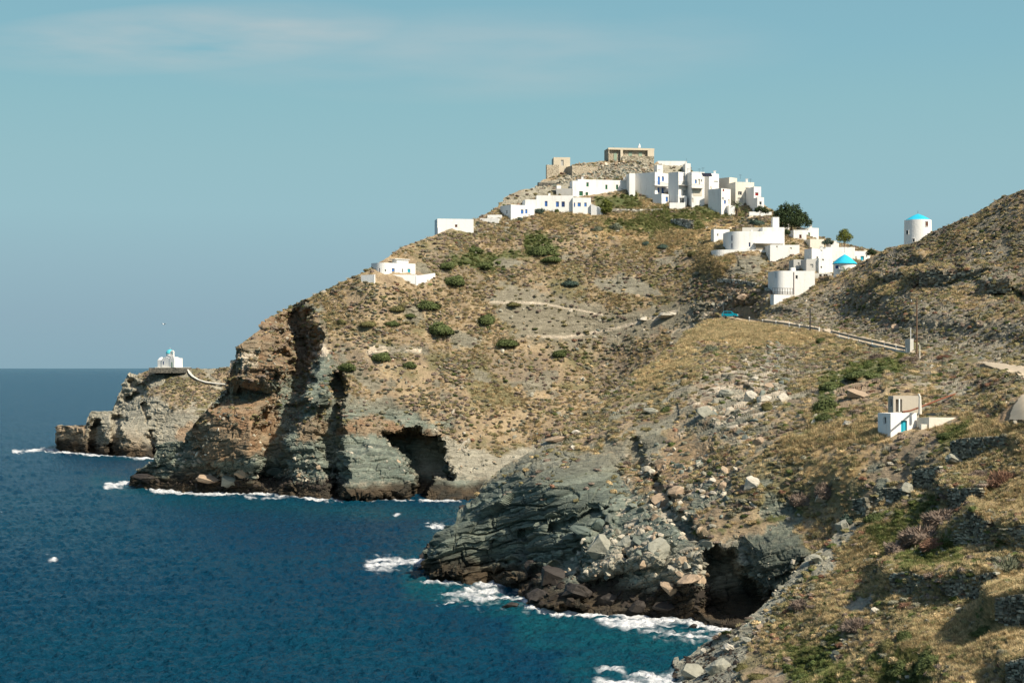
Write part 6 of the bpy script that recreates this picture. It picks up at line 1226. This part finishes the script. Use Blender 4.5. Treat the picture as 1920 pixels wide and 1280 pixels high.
for lay, x, y, w_, h_, m_, st, lb in [
  ('near_slope',1885,1045,85,70,'greyg','twig','large feathery grey green broom bush at the right edge'),('near_slope',1730,985,130,60,'mauve','twig','huge bare grey twiggy thicket beside the dark terrace wall'),('near_slope',1768,955,110,50,'mauve','twig','grey twiggy bush at the top of the long thicket'),('near_slope',1690,1015,90,44,'mauve','twig','grey twiggy bush at the lower end of the long thicket'),
  ('near_slope',1757,1015,80,40,'rust','twig','rust red dry bush under the grey thicket'),('near_slope',1880,880,70,56,'rust','twig','big red brown bush below the upper terrace wall'),('near_slope',1835,880,50,34,'mauve','twig','brown mauve bush left of the big red brown bush'),
  ('near_slope',1700,1195,44,30,'green','dome','round green cushion in the lower middle of the slope'),('near_slope',1742,1235,66,50,'green','dome','large round dark green cushion near the bottom right'),('near_slope',1690,1245,60,36,'green','dome','flat green cushion left of the large dark cushion'),
  ('near_slope',1672,1210,50,30,'olive','dome','olive cushion above the flat green cushion'),('near_slope',1790,1285,80,34,'green','dome','broad green cushion on the bottom edge'),('near_slope',1620,1200,40,24,'olive','dome','olive cushion left of the round green cushion'),
  ('near_slope',1540,1240,60,36,'green','leafy','green leafy bush low on the left part of the slope'),('near_slope',1425,1265,44,24,'olive','dome','olive cushion above the shore rocks'),('near_slope',1390,1245,34,20,'olive','dome','small olive cushion next to the shore rocks'),
  ('near_slope',1500,1120,60,34,'mauve','twig','pale twiggy bush at the left shoulder of the slope'),('near_slope',1612,1160,70,44,'mauve','twig','pale dry bush in the centre of the slope'),('near_slope',1850,1180,60,26,'green','dome','green cushion on the right below the curved wall'),
  ('near_slope',1900,1270,50,30,'olive','dome','olive cushion in the bottom right corner'),('near_slope',1800,1110,46,26,'lime','leafy','bright green bush under the curved wall'),('near_slope',1700,1130,44,26,'rust','twig','small red brown bush above the central dry bush'),('near_slope',1650,960,70,36,'green','leafy','green leafy bush left of the grey thicket'),
  ('near_hill',1645,660,54,24,'mauve','twig','mauve dome bush right under the guard rail'),('near_hill',1705,672,54,22,'mauve','twig','mauve dome bush below the concrete pillar'),('near_hill',1415,604,22,9,'rust','dome','small rust dome at the roadside beyond the guard rail'),
  ('near_hill',1545,905,66,50,'mauve','twig','large grey mauve bush below the straw coloured terrace'),('near_hill',1500,925,60,40,'mauve','twig','grey mauve bush left of the large mauve bush'),('near_hill',1590,960,50,34,'teal','leafy','blue green bush above the grey twiggy slope'),
  ('near_hill',1330,650,40,22,'greyg','dome','grey bush on the crest below the turquoise car'),('near_hill',1545,745,60,60,'green','leafy','dense dark green bush at the left end of the green patch'),('near_hill',1560,715,70,34,'green','leafy','green bush in the middle of the green patch'),('near_hill',1610,700,80,30,'green','leafy','green bush right of the middle of the green patch'),('near_hill',1665,690,60,24,'green','leafy','green bush at the right end of the green patch'),
  ('near_hill',1550,775,50,26,'green','leafy','lowest dark green bush of the green patch'),('near_hill',1810,795,56,24,'green','leafy','green creeping bush right of the yard wall'),('near_hill',1775,812,50,20,'green','leafy','green creeping bush below the yard wall'),
  ('near_hill',1540,640,24,16,'green','dome','round green bush under the far guard rail'),('near_hill',1565,645,22,14,'green','dome','second round green bush under the far guard rail'),('near_hill',1590,655,26,14,'olive','dome','dark olive bush left of the mauve dome bush'),('near_hill',1770,665,40,14,'rust','twig','rust bush at the roadside right of the brown pole'),
  ('near_hill',1768,680,24,14,'greyg','dome','grey cushion below the rust roadside bush'),('near_hill',1440,760,30,20,'olive','dome','olive cushion beside the pale rock outcrop'),('near_hill',1250,760,36,24,'green','leafy','green bush on the scree left of the outcrop'),('near_hill',1840,880,50,24,'mauve','twig','mauve bush behind the upper terrace wall')]:
    bush(lay, x, y, w_, h_, m_, st, lb, k=int(x) % 2, group=N_)
def tree(name, label, base, hgt, crown, trunk_h, mat, n=5200, leaf=.22, lean=0.0, seed=0, cat='tree', group=None, trunk_r=.18):
    """crown = list of lobes (dx, dy, dz, r) in metres over the base"""
    r = np.random.default_rng(seed); rt = root(name, base, label, cat, group); mb = MB(); top = Vector((lean, 0, trunk_h))
    mb.tube((0, 0, -.6), top*.5+Vector((.05, 0, 0)), trunk_r, trunk_r*.8, 8); mb.tube(top*.5+Vector((.05, 0, 0)), top, trunk_r*.8, trunk_r*.6, 8)
    for (x, y, z, q) in crown:
        c = Vector((x, y, z)); m_ = top.lerp(c, .5)+Vector((0, 0, -.1*q)); mb.tube(top, m_, trunk_r*.45, trunk_r*.3, 6); mb.tube(m_, c, trunk_r*.3, trunk_r*.12, 6)
        for _ in range(4):
            e = c+Vector(r.normal(size=3))*q*.45; mb.tube(c, e, trunk_r*.12, trunk_r*.05, 5)
    mb.make('trunk', M['bark'], rt); cr = np.array(crown); wts = cr[:, 3]**2; k = r.choice(len(cr), n, p=wts/wts.sum()); d = r.normal(size=(n, 3)); d /= np.linalg.norm(d, axis=1)[:, None]
    rad = cr[k, 3]*r.uniform(.55, 1.05, n)*(1+.22*vnoise(d*2+k[:, None]*5.0, .5, seed)); c = cr[k, :3]+d*rad[:, None]*[1, 1, .85]
    keep = vnoise(c, .55*cr[:, 3].mean(), seed+9) > -.42; c = c[keep]; d = d[keep]; n = len(c); nn = d+r.normal(size=(n, 3))*.6; nn /= np.linalg.norm(nn, axis=1)[:, None]; t = np.cross(nn, r.normal(size=(n, 3))); t /= np.linalg.norm(t, axis=1)[:, None]; b = np.cross(nn, t); s = leaf*r.uniform(.5, 1.3, n)[:, None]
    V = np.stack([c-t*s*.7, c+b*s*.45, c+t*s*.7, c-b*s*.45], 1).reshape(-1, 3); me = bpy.data.meshes.new('crown'); me.from_pydata(V.tolist(), [], np.arange(4*n).reshape(n, 4).tolist()); me.materials.append(FM[mat]); set_flt(me, 'leaf', np.repeat(r.uniform(0, 1, n), 4))
    link(bpy.data.objects.new('crown', me), rt); return rt
b_ = W(1484, 428, 452); tree('pine_tree', 'large dark bushy pine tree on the skyline right of the village', b_, 6, [(-3.2,0,3.6,1.9),(-1.4,.4,5.0,2.2),(.8,0,4.6,2.1),(2.6,.3,3.2,1.9),(4.0,0,1.6,1.5),(-3.6,.2,1.8,1.6),(-.2,-.8,2.4,2.4),(1.8,-.6,1.6,2.0),(-2.2,-.5,1.4,1.9)], 1.6, 'pine', 9000, .34, seed=3, trunk_r=.3)
g_ = ground(CH, 1136, 400); tree('shade_tree', 'tall bright green leafy tree right of the cottage with blue windows', W(1136, 400, g_.y-1), 4, [(0,0,1.1,1.3),(.5,0,2.4,1.3),(-.8,.2,1.9,1.1),(.9,-.2,1.2,1.1),(-.1,0,3.2,1.0),(-.6,-.3,.9,1.0)], 1.0, 'lime', 4200, .24, seed=4, group=None)
b_ = W(1583, 462, 428); tree('tamarisk_tree', 'rounded olive green tree with bare trunk on the skyline of the lower village', b_, 5, [(0,0,2.7,1.5),(-1.0,0,2.1,1.15),(1.0,.1,2.4,1.2),(.1,.1,3.7,1.0),(-.4,-.2,3.3,1.1),(.5,0,1.7,1.0)], 1.3, 'lime', 4200, .19, seed=5, trunk_r=.15)
b_ = W(1425, 399, 466); tree('garden_tree', 'small dark tree at the foot of the right end village houses', b_, 2.5, [(0,0,1.3,.9),(-.8,0,.8,.8),(.9,0,.7,.9),(1.8,0,.4,.8)], .7, 'pine', 2400, .2, seed=6, trunk_r=.1)
b_ = W(1634, 480, 418); tree('garden_tree', 'small round green tree at the far right end of the lower village', b_, 2.5, [(0,0,1.1,.9),(-.7,0,.7,.7),(.6,0,.8,.7)], .5, 'pine', 1800, .18, seed=7, trunk_r=.1)
b_ = W(1552, 460, 430); tree('garden_tree', 'dark low tree with pale flowers left of the skyline hut', b_, 2.5, [(0,0,.9,.8),(-1.0,0,.7,.6),(1.0,.2,.6,.5)], .5, 'teal', 1600, .18, seed=8, trunk_r=.1)
b_ = W(1472, 441, 445); tree('garden_tree', 'small green tree hidden between the villa chimney and the brown window house', b_, 2.5, [(0,0,.9,.8),(.9,0,.7,.6)], .5, 'pine', 1400, .18, seed=9, trunk_r=.1)
def palm(label, base, th, fl, seed=0, n=30, dead=8):
    r = random.Random(seed); rt = root('palm_tree', base, label, 'palm', 'village palms'); mb = MB(); mb.tube((0, 0, -.8), (.1, 0, th), .28, .24, 10); mb.make('trunk', M['bark'], rt)
    def fronds(k, lo, hi, name, mat):
        mb = MB()
        for i in range(k):
            a = r.uniform(0, 6.283); up = r.uniform(lo, hi); L_ = fl*r.uniform(.8, 1.1); p = Vector((.1, 0, th)); dr = Vector((math.cos(a)*math.cos(up), math.sin(a)*math.cos(up), math.sin(up))); s = Vector((-math.sin(a), math.cos(a), 0)); q = 9
            for j in range(q):
                p2 = p+dr*L_/q; wd = fl*.17*math.sin(math.pi*(j+1.2)/(q+1.5))
                for sg in (-1, 1):
                    for e in (0, .5):
                        b0 = p.lerp(p2, e); b1 = p.lerp(p2, e+.3); tip = b1+s*sg*wd+dr*wd*.7-Vector((0, 0, wd*.45)); mb.poly([b0, b1, tip] if sg > 0 else [b0, tip, b1])
                mb.quad(p-s*.03, p2-s*.03, p2+s*.03, p+s*.03); p = p2; dr = (dr-Vector((0, 0, .20))).normalized()
        o = mb.make(name, FM[mat], rt); set_flt(o.data, 'leaf', [.5]*len(o.data.vertices))
    fronds(n, .1, 1.3, 'frond_crown', 'palm'); fronds(dead, -.9, -.1, 'dry_fronds', 'dead'); return rt
palm('dark palm with drooping fronds in front of the cream column house', W(1381, 400, 468), 2.0, 2.3, 1); palm('palm with dry brown fronds in front of the turquoise roofed round house', W(1584, 522, 396), 1.6, 1.9, 2, 26, 20); palm('young palm at the foot of the cream house right of the dark palm', W(1398, 401, 467), .5, 1.3, 3, 16, 4)

# ------------------------------------------------------------------ boulders
SM = {}
def smesh(mat, k, flat):
    if (mat, k) not in SM: SM[(mat, k)] = stone_mesh('boulder_'+mat, M[mat], 60+k, flat, 18, 1)
    return SM[(mat, k)]
def boulder(layer, px, py, wpx, hpx, mat, label, k=0, group='boulders on the slopes and shore', name='boulder', rz=None, tilt=0.0, sink=.25, d=None):
    g = ground(layer, px, py) if d is None else W(px, py, d); dd = g.y; o = link(bpy.data.objects.new(name, smesh(mat, k % 6, .8))); w_ = wpx*dd/F/2; h_ = hpx*dd/F/2
    o.location = g+Vector((0, -.3*w_, h_*(1-2*sink)*.4)); o.scale = (w_*1.08, w_*1.2, h_*1.35); o.rotation_euler = (tilt*.4, tilt, (px*3.7) % .9-.45 if rz is None else rz); return tag(o, label, 'boulder', group)
NS = 'near_slope'
for q in [(NH,1408,912,40,34,'pboulder','large pale boulder above the cave, right of the ochre pair',0,.3),(NH,1540,932,38,24,'pboulder','white boulder standing alone in the straw grass',1,-.2),(NH,1237,938,46,34,'oboulder','big pale ochre boulder of the touching pair above the green rock',2,.4),(NH,1266,925,40,30,'oboulder','ochre boulder touching the big pale one on its right',3,-.2),
  (NH,1353,912,20,18,'oboulder','rounded ochre boulder left of the large pale boulder',4,0),(NH,1335,900,16,13,'pboulder','small round white boulder above the rounded ochre one',5,0),(NH,1336,925,18,10,'pboulder','flat white boulder below the rounded ochre one',1,.1),(NH,1320,778,42,28,'boulder','large grey wedge boulder left of the rock outcrop',2,.5),
  (NH,1220,772,36,18,'boulder','grey flat boulder on the left crest of the near hill',3,.2),(NH,1413,712,20,14,'pboulder','round white boulder on the rock outcrop',4,0),(NH,1442,722,22,17,'oboulder','round orange boulder right of the white one on the outcrop',5,0),(NH,1405,748,34,30,'pboulder','tall pale boulder at the centre of the rock outcrop',0,.4),
  (NH,1430,750,32,24,'pboulder','pale block boulder right of the tall one on the outcrop',1,-.3),(NH,1465,745,26,22,'pboulder','pale leaning boulder at the right end of the outcrop',2,.5),(NH,1360,738,34,22,'boulder','grey boulder at the left end of the outcrop',3,.2),(NH,1422,830,24,20,'oboulder','ochre boulder beside the dark hollow',4,.2),
  (NH,1677,617,20,22,'oboulder','big round orange boulder in the road cut',5,0),(NH,1605,742,60,20,'oboulder','wide split orange slab left of the concrete room',0,.25),(NH,1590,798,26,16,'pboulder','pale boulder left of the white hut',1,.1),(NH,1525,792,16,14,'pboulder','small white boulder in the scree left of the straw terrace',2,0),
  (NH,1040,824,48,16,'oboulder','long pale slab boulder on the crest of the green rock',3,-.12),(NH,1080,812,20,12,'pboulder','small pale boulder right of the long crest slab',4,.3),(NH,1074,838,14,12,'pboulder','small upright white boulder below the crest slab',5,.4),
  (NH,1125,1030,62,52,'boulder','large tilted striped block at the centre of the rockfall',0,.7),(NH,1178,1030,50,48,'boulder','tilted striped block right of the large centre block',1,.6),(NH,1232,1035,56,50,'boulder','rounded striped block at the right of the rockfall',2,.5),(NH,1092,1000,60,26,'gboulder','long green slab block above the tilted blocks',3,.3),
  (NH,1120,985,26,26,'gboulder','pointed green block standing above the long green slab',4,.2),(NH,1178,1008,26,22,'oboulder','pink pale block on top of the rockfall',5,.2),(NH,1215,990,22,14,'oboulder','small orange block in the green rubble',1,.4),(NH,1290,1088,56,22,'oboulder','orange sloping block near the shore',2,-.2),(NH,1250,1105,46,30,'oboulder','brown block at the shore below the orange one',3,.3),
  (NH,1195,1140,36,26,'dboulder','rounded wet boulder at the water under the rockfall',4,0),(NH,1245,1138,50,20,'dboulder','dark flat boulder at the water right of the rounded wet one',5,0),(NH,1035,1085,66,44,'dboulder','large dark layered block at the water left of the rockfall',0,.2),(NH,1080,1110,60,40,'dboulder','dark stepped block at the water below the rockfall',1,.1),
  (NH,1010,1120,50,28,'dboulder','low dark block at the left foot of the rockfall',2,.1),(NH,995,1068,30,40,'dboulder','upright dark block by the white surf',3,.3),(NH,1135,1125,44,28,'dboulder','dark weedy block between the stepped block and rounded boulder',4,0),
  (NS,1640,1152,26,20,'pboulder','square pale boulder in the middle of the nearest slope',0,.3),(NS,1582,992,30,32,'boulder','upright grey boulder on the upper left edge of the nearest slope',1,.8),(NS,1700,872,30,26,'boulder','grey standing boulder left of the dark hollow on the nearest slope',2,.1),(NS,1670,866,24,12,'pboulder','flat pale boulder left of the grey standing one',3,.2),
  (NS,1345,1255,50,44,'boulder','large pale shore boulder in the bottom left of the slope',4,.3),(NS,1300,1262,56,36,'boulder','broad grey shore boulder at the water edge',5,.2),(NS,1316,1222,14,18,'pboulder','small upright block on the broad shore boulder',0,.1),(NS,1365,1215,34,22,'pboulder','pale angular shore boulder above the broad one',1,.3),
  (NS,1425,1175,22,14,'oboulder','ochre boulder at the top of the shore rocks',2,.2),(NS,1400,1200,30,16,'boulder','grey slab in the shore rocks below the ochre boulder',3,.3),(NS,1530,1050,40,20,'boulder','grey leaning slab beside the dark cliff top',4,.6),(NS,1790,848,52,24,'boulder','flat overhanging grey slab above the dark hollow',5,.2),(NS,1900,1300,40,20,'boulder','grey slab on the bottom right edge',0,.2),
  (CH,1248,592,40,14,'pboulder','long pale boulder at the right end of the white vein',1,-.1),(CH,1205,600,18,9,'pboulder','small pale boulder left of the long pale one',2,0),(CH,1420,548,24,14,'oboulder','ochre boulder on the bank below the lower village',3,.2),(CH,1395,562,30,16,'oboulder','orange crumbling boulder on the bank above the car',4,.1),
  (CH,395,900,50,18,'oboulder','orange shore boulder under the ochre cliff bulge',5,.1),(CH,430,905,40,24,'boulder','grey shore boulder right of the orange one',0,.2),(CH,455,890,34,26,'oboulder','pinkish shore boulder below the dark gully',1,.3),(CH,275,898,56,20,'dboulder','dark low rock in the surf at the left foot of the main cliff',3,.1),(CH,520,885,40,24,'gboulder','green block in the rubble below the dark gully',4,.2),(CH,845,880,30,20,'gboulder','green grey block right of the sea cave',5,.3)]:
    lay, x, y, w_, h_, m_, lb, k, ti = q; boulder(lay, x, y, w_, h_, m_, lb, k, tilt=ti)
for x, y, w_, h_, lb in [(958,1131,36,10,'flat black rock awash in the surf in front of the rockfall'),(984,1107,16,18,'small black rock at the surf edge beside the upright block'),(800,1036,36,16,'low black rock sticking out left of the green promontory'),(790,1062,22,10,'tiny dark rock in the surf left of the promontory foot'),
                         (1300,1171,18,7,'small dark rock awash below the dark cave'),(870,948,30,16,'dark rock on the far left shoulder of the green promontory'),(262,909,22,10,'dark rock awash left of the main cliff foot')]:
    d = float(sea_d(y+h_*.5)); o = link(bpy.data.objects.new('sea_rock', smesh('dboulder', int(x) % 6, .8))); p = W(x, y+h_*.4, d); o.location = (p.x, p.y, .1); o.scale = (w_*d/F/2, w_*d/F/2*.9, h_*d/F*.9); tag(o, lb, 'rock', 'rocks standing in the surf')

# ------------------------------------------------------------------ dry-stone walls
def drystone(name, layer, pts, label, cols=('dstone',), cs=.26, thick=.55, group='dry stone terrace walls'):
    r = random.Random(len(label)*7+int(pts[0][0])); P_ = []; WP = next((w for w in WALLS.get(layer, []) if w[0][0] == pts[0][0]), None)
    for x, yt, yb in pts:
        d = (wall_depth(layer, WP)(x) if WP else ground(layer, x, yb).y)-.5; P_.append((Vector(W(x, yt, d)), Vector(W(x, yb, d))-Vector((0, 0, .5))))
    mb = MB(); base = P_[0][1].copy()
    for (a1, a0), (b1, b0) in zip(P_[:-1], P_[1:]):
        dr = b0-a0; dr.z = 0; L_ = dr.length
        if L_ < .1: continue
        dr.normalize(); nn = Vector((-dr.y, dr.x, 0)); H_ = max(a1.z-a0.z, b1.z-b0.z); rows = max(int(H_/cs), 1)
        for j in range(rows):
            t = -.1
            while t < L_:
                ln = r.uniform(.5, 1.9)*cs*1.5; u = min(max((t+ln/2)/L_, 0), 1); zt_ = a1.z*(1-u)+b1.z*u; zb_ = a0.z*(1-u)+b0.z*u; z = zb_+(zt_-zb_)*j/rows; hh = (zt_-zb_)/rows
                if hh > .03:
                    o = a0+dr*t; o.z = z; jt = lambda q: Vector([r.uniform(-q, q) for _ in range(3)]); q = cs*.16; f = r.uniform(-.12, .08)
                    c = [o+dr*(ln*.96*i)+nn*(f+thick*k)+Vector((0, 0, hh*m_*.97))+jt(q) for i, k, m_ in [(0,0,0),(1,0,0),(1,1,0),(0,1,0),(0,0,1),(1,0,1),(1,1,1),(0,1,1)]]
                    for fc in [(0,1,5,4),(1,2,6,5),(2,3,7,6),(3,0,4,7),(4,5,6,7)]: mb.quad(*[c[i] for i in fc])
                t += ln
    mb.v = [tuple(Vector(v)-base) for v in mb.v]; nst = len(mb.v)//20; lv_ = [x for _ in range(nst) for x in [r.choice([-.4, 0, .2, .5, .8, 1.6])]*20]; o = mb.make(name, M['palestone' if layer == CH else 'wallstone'], None); o.location = base; set_flt(o.data, 'leaf', lv_); return tag(o, label, 'dry stone wall', group)
M['palestone'] = foliage('pale_wall_stone', (.40,.37,.30))
M['wallstone'] = foliage('dry_wall_stone', (.21,.195,.145))
for nm, lay, pts, lb in [
 ('terrace_wall',NS,[(1783,826,852),(1802,820,850),(1842,817,847),(1890,816,834)],'longest dark retaining wall high on the right of the nearest slope'),
 ('terrace_wall',NS,[(1712,880,908),(1738,874,912),(1760,872,900)],'dark retaining wall under the flat overhanging slab'),
 ('terrace_wall',NS,[(1778,914,926),(1796,912,952),(1836,914,926)],'dark terrace wall behind the top of the grey thicket'),
 ('terrace_wall',NS,[(1784,1002,1014),(1822,958,1018),(1850,974,1012)],'pointed dark terrace wall right of the rust red bush'),
 ('terrace_wall',NS,[(1670,1074,1100),(1702,1068,1116),(1742,1082,1104)],'dark terrace wall in the middle of the nearest slope'),
 ('terrace_wall',NS,[(1774,1088,1102),(1802,1078,1114),(1832,1075,1114),(1862,1070,1106)],'curved dark terrace wall under the large broom bush'),
 ('terrace_wall',NS,[(1868,1120,1150),(1900,1112,1168),(1950,1106,1180)],'dark terrace wall at the right edge below the curved wall'),
 ('terrace_wall',NS,[(1890,990,1008),(1912,982,1022),(1950,978,1036)],'dark terrace wall at the right edge above the broom bush'),
 ('terrace_wall',NS,[(1655,914,920),(1672,914,940),(1696,916,930)],'short dark terrace wall left of the long shadowed hollow'),
 ('terrace_wall',NS,[(1888,1240,1268),(1925,1228,1292),(1960,1226,1296)],'dark terrace wall in the bottom right corner'),
 ('terrace_wall',NS,[(1600,935,945),(1622,930,965)],'low pale stone pile wall on the upper left edge of the nearest slope'),
 ('terrace_wall',NH,[(1702,490,498),(1726,479,493)],'small black shadowed wall just below the windmill hill crest'),
 ('terrace_wall',NH,[(1724,514,530),(1745,504,537),(1778,509,529)],'broad black shadowed wall in the middle of the right hill'),
 ('terrace_wall',NH,[(1785,514,526),(1815,506,521),(1852,503,513)],'long thin black wall right of the broad shadowed one'),
 ('terrace_wall',NH,[(1656,517,529),(1686,509,522)],'shadowed wall at the left end of the right hill terraces'),
 ('terrace_wall',NH,[(1852,528,545),(1888,521,543)],'dark wall at the right edge of the right hill terraces'),
 ('ruined_wall',CH,[(1258,411,416),(1275,409,424),(1296,412,430)],'pale ruined dry stone wall in the grass below the village'),
 ('path_wall',CH,[(1128,391,395),(1165,391.5,395.5),(1200,392,396),(1240,391,395)],'long low pale stone wall along the path under the grassy mound'),
 ('path_wall',CH,[(1345,521,525),(1385,524,528),(1425,532,536),(1440,542,546)],'low dark path wall curving below the curved villa terrace')]:
    drystone(nm, lay, [(x, yt+(yb-yt)*.05, yb) for x, yt, yb in pts], lb, cs=.17 if lay == NS else .33)

# every wall, post and arch is a thing of its own
for o in list(bpy.data.objects):
    if o.parent is None and 'category' in o.keys() and 'kind' not in o.keys(): o['kind'] = 'thing'
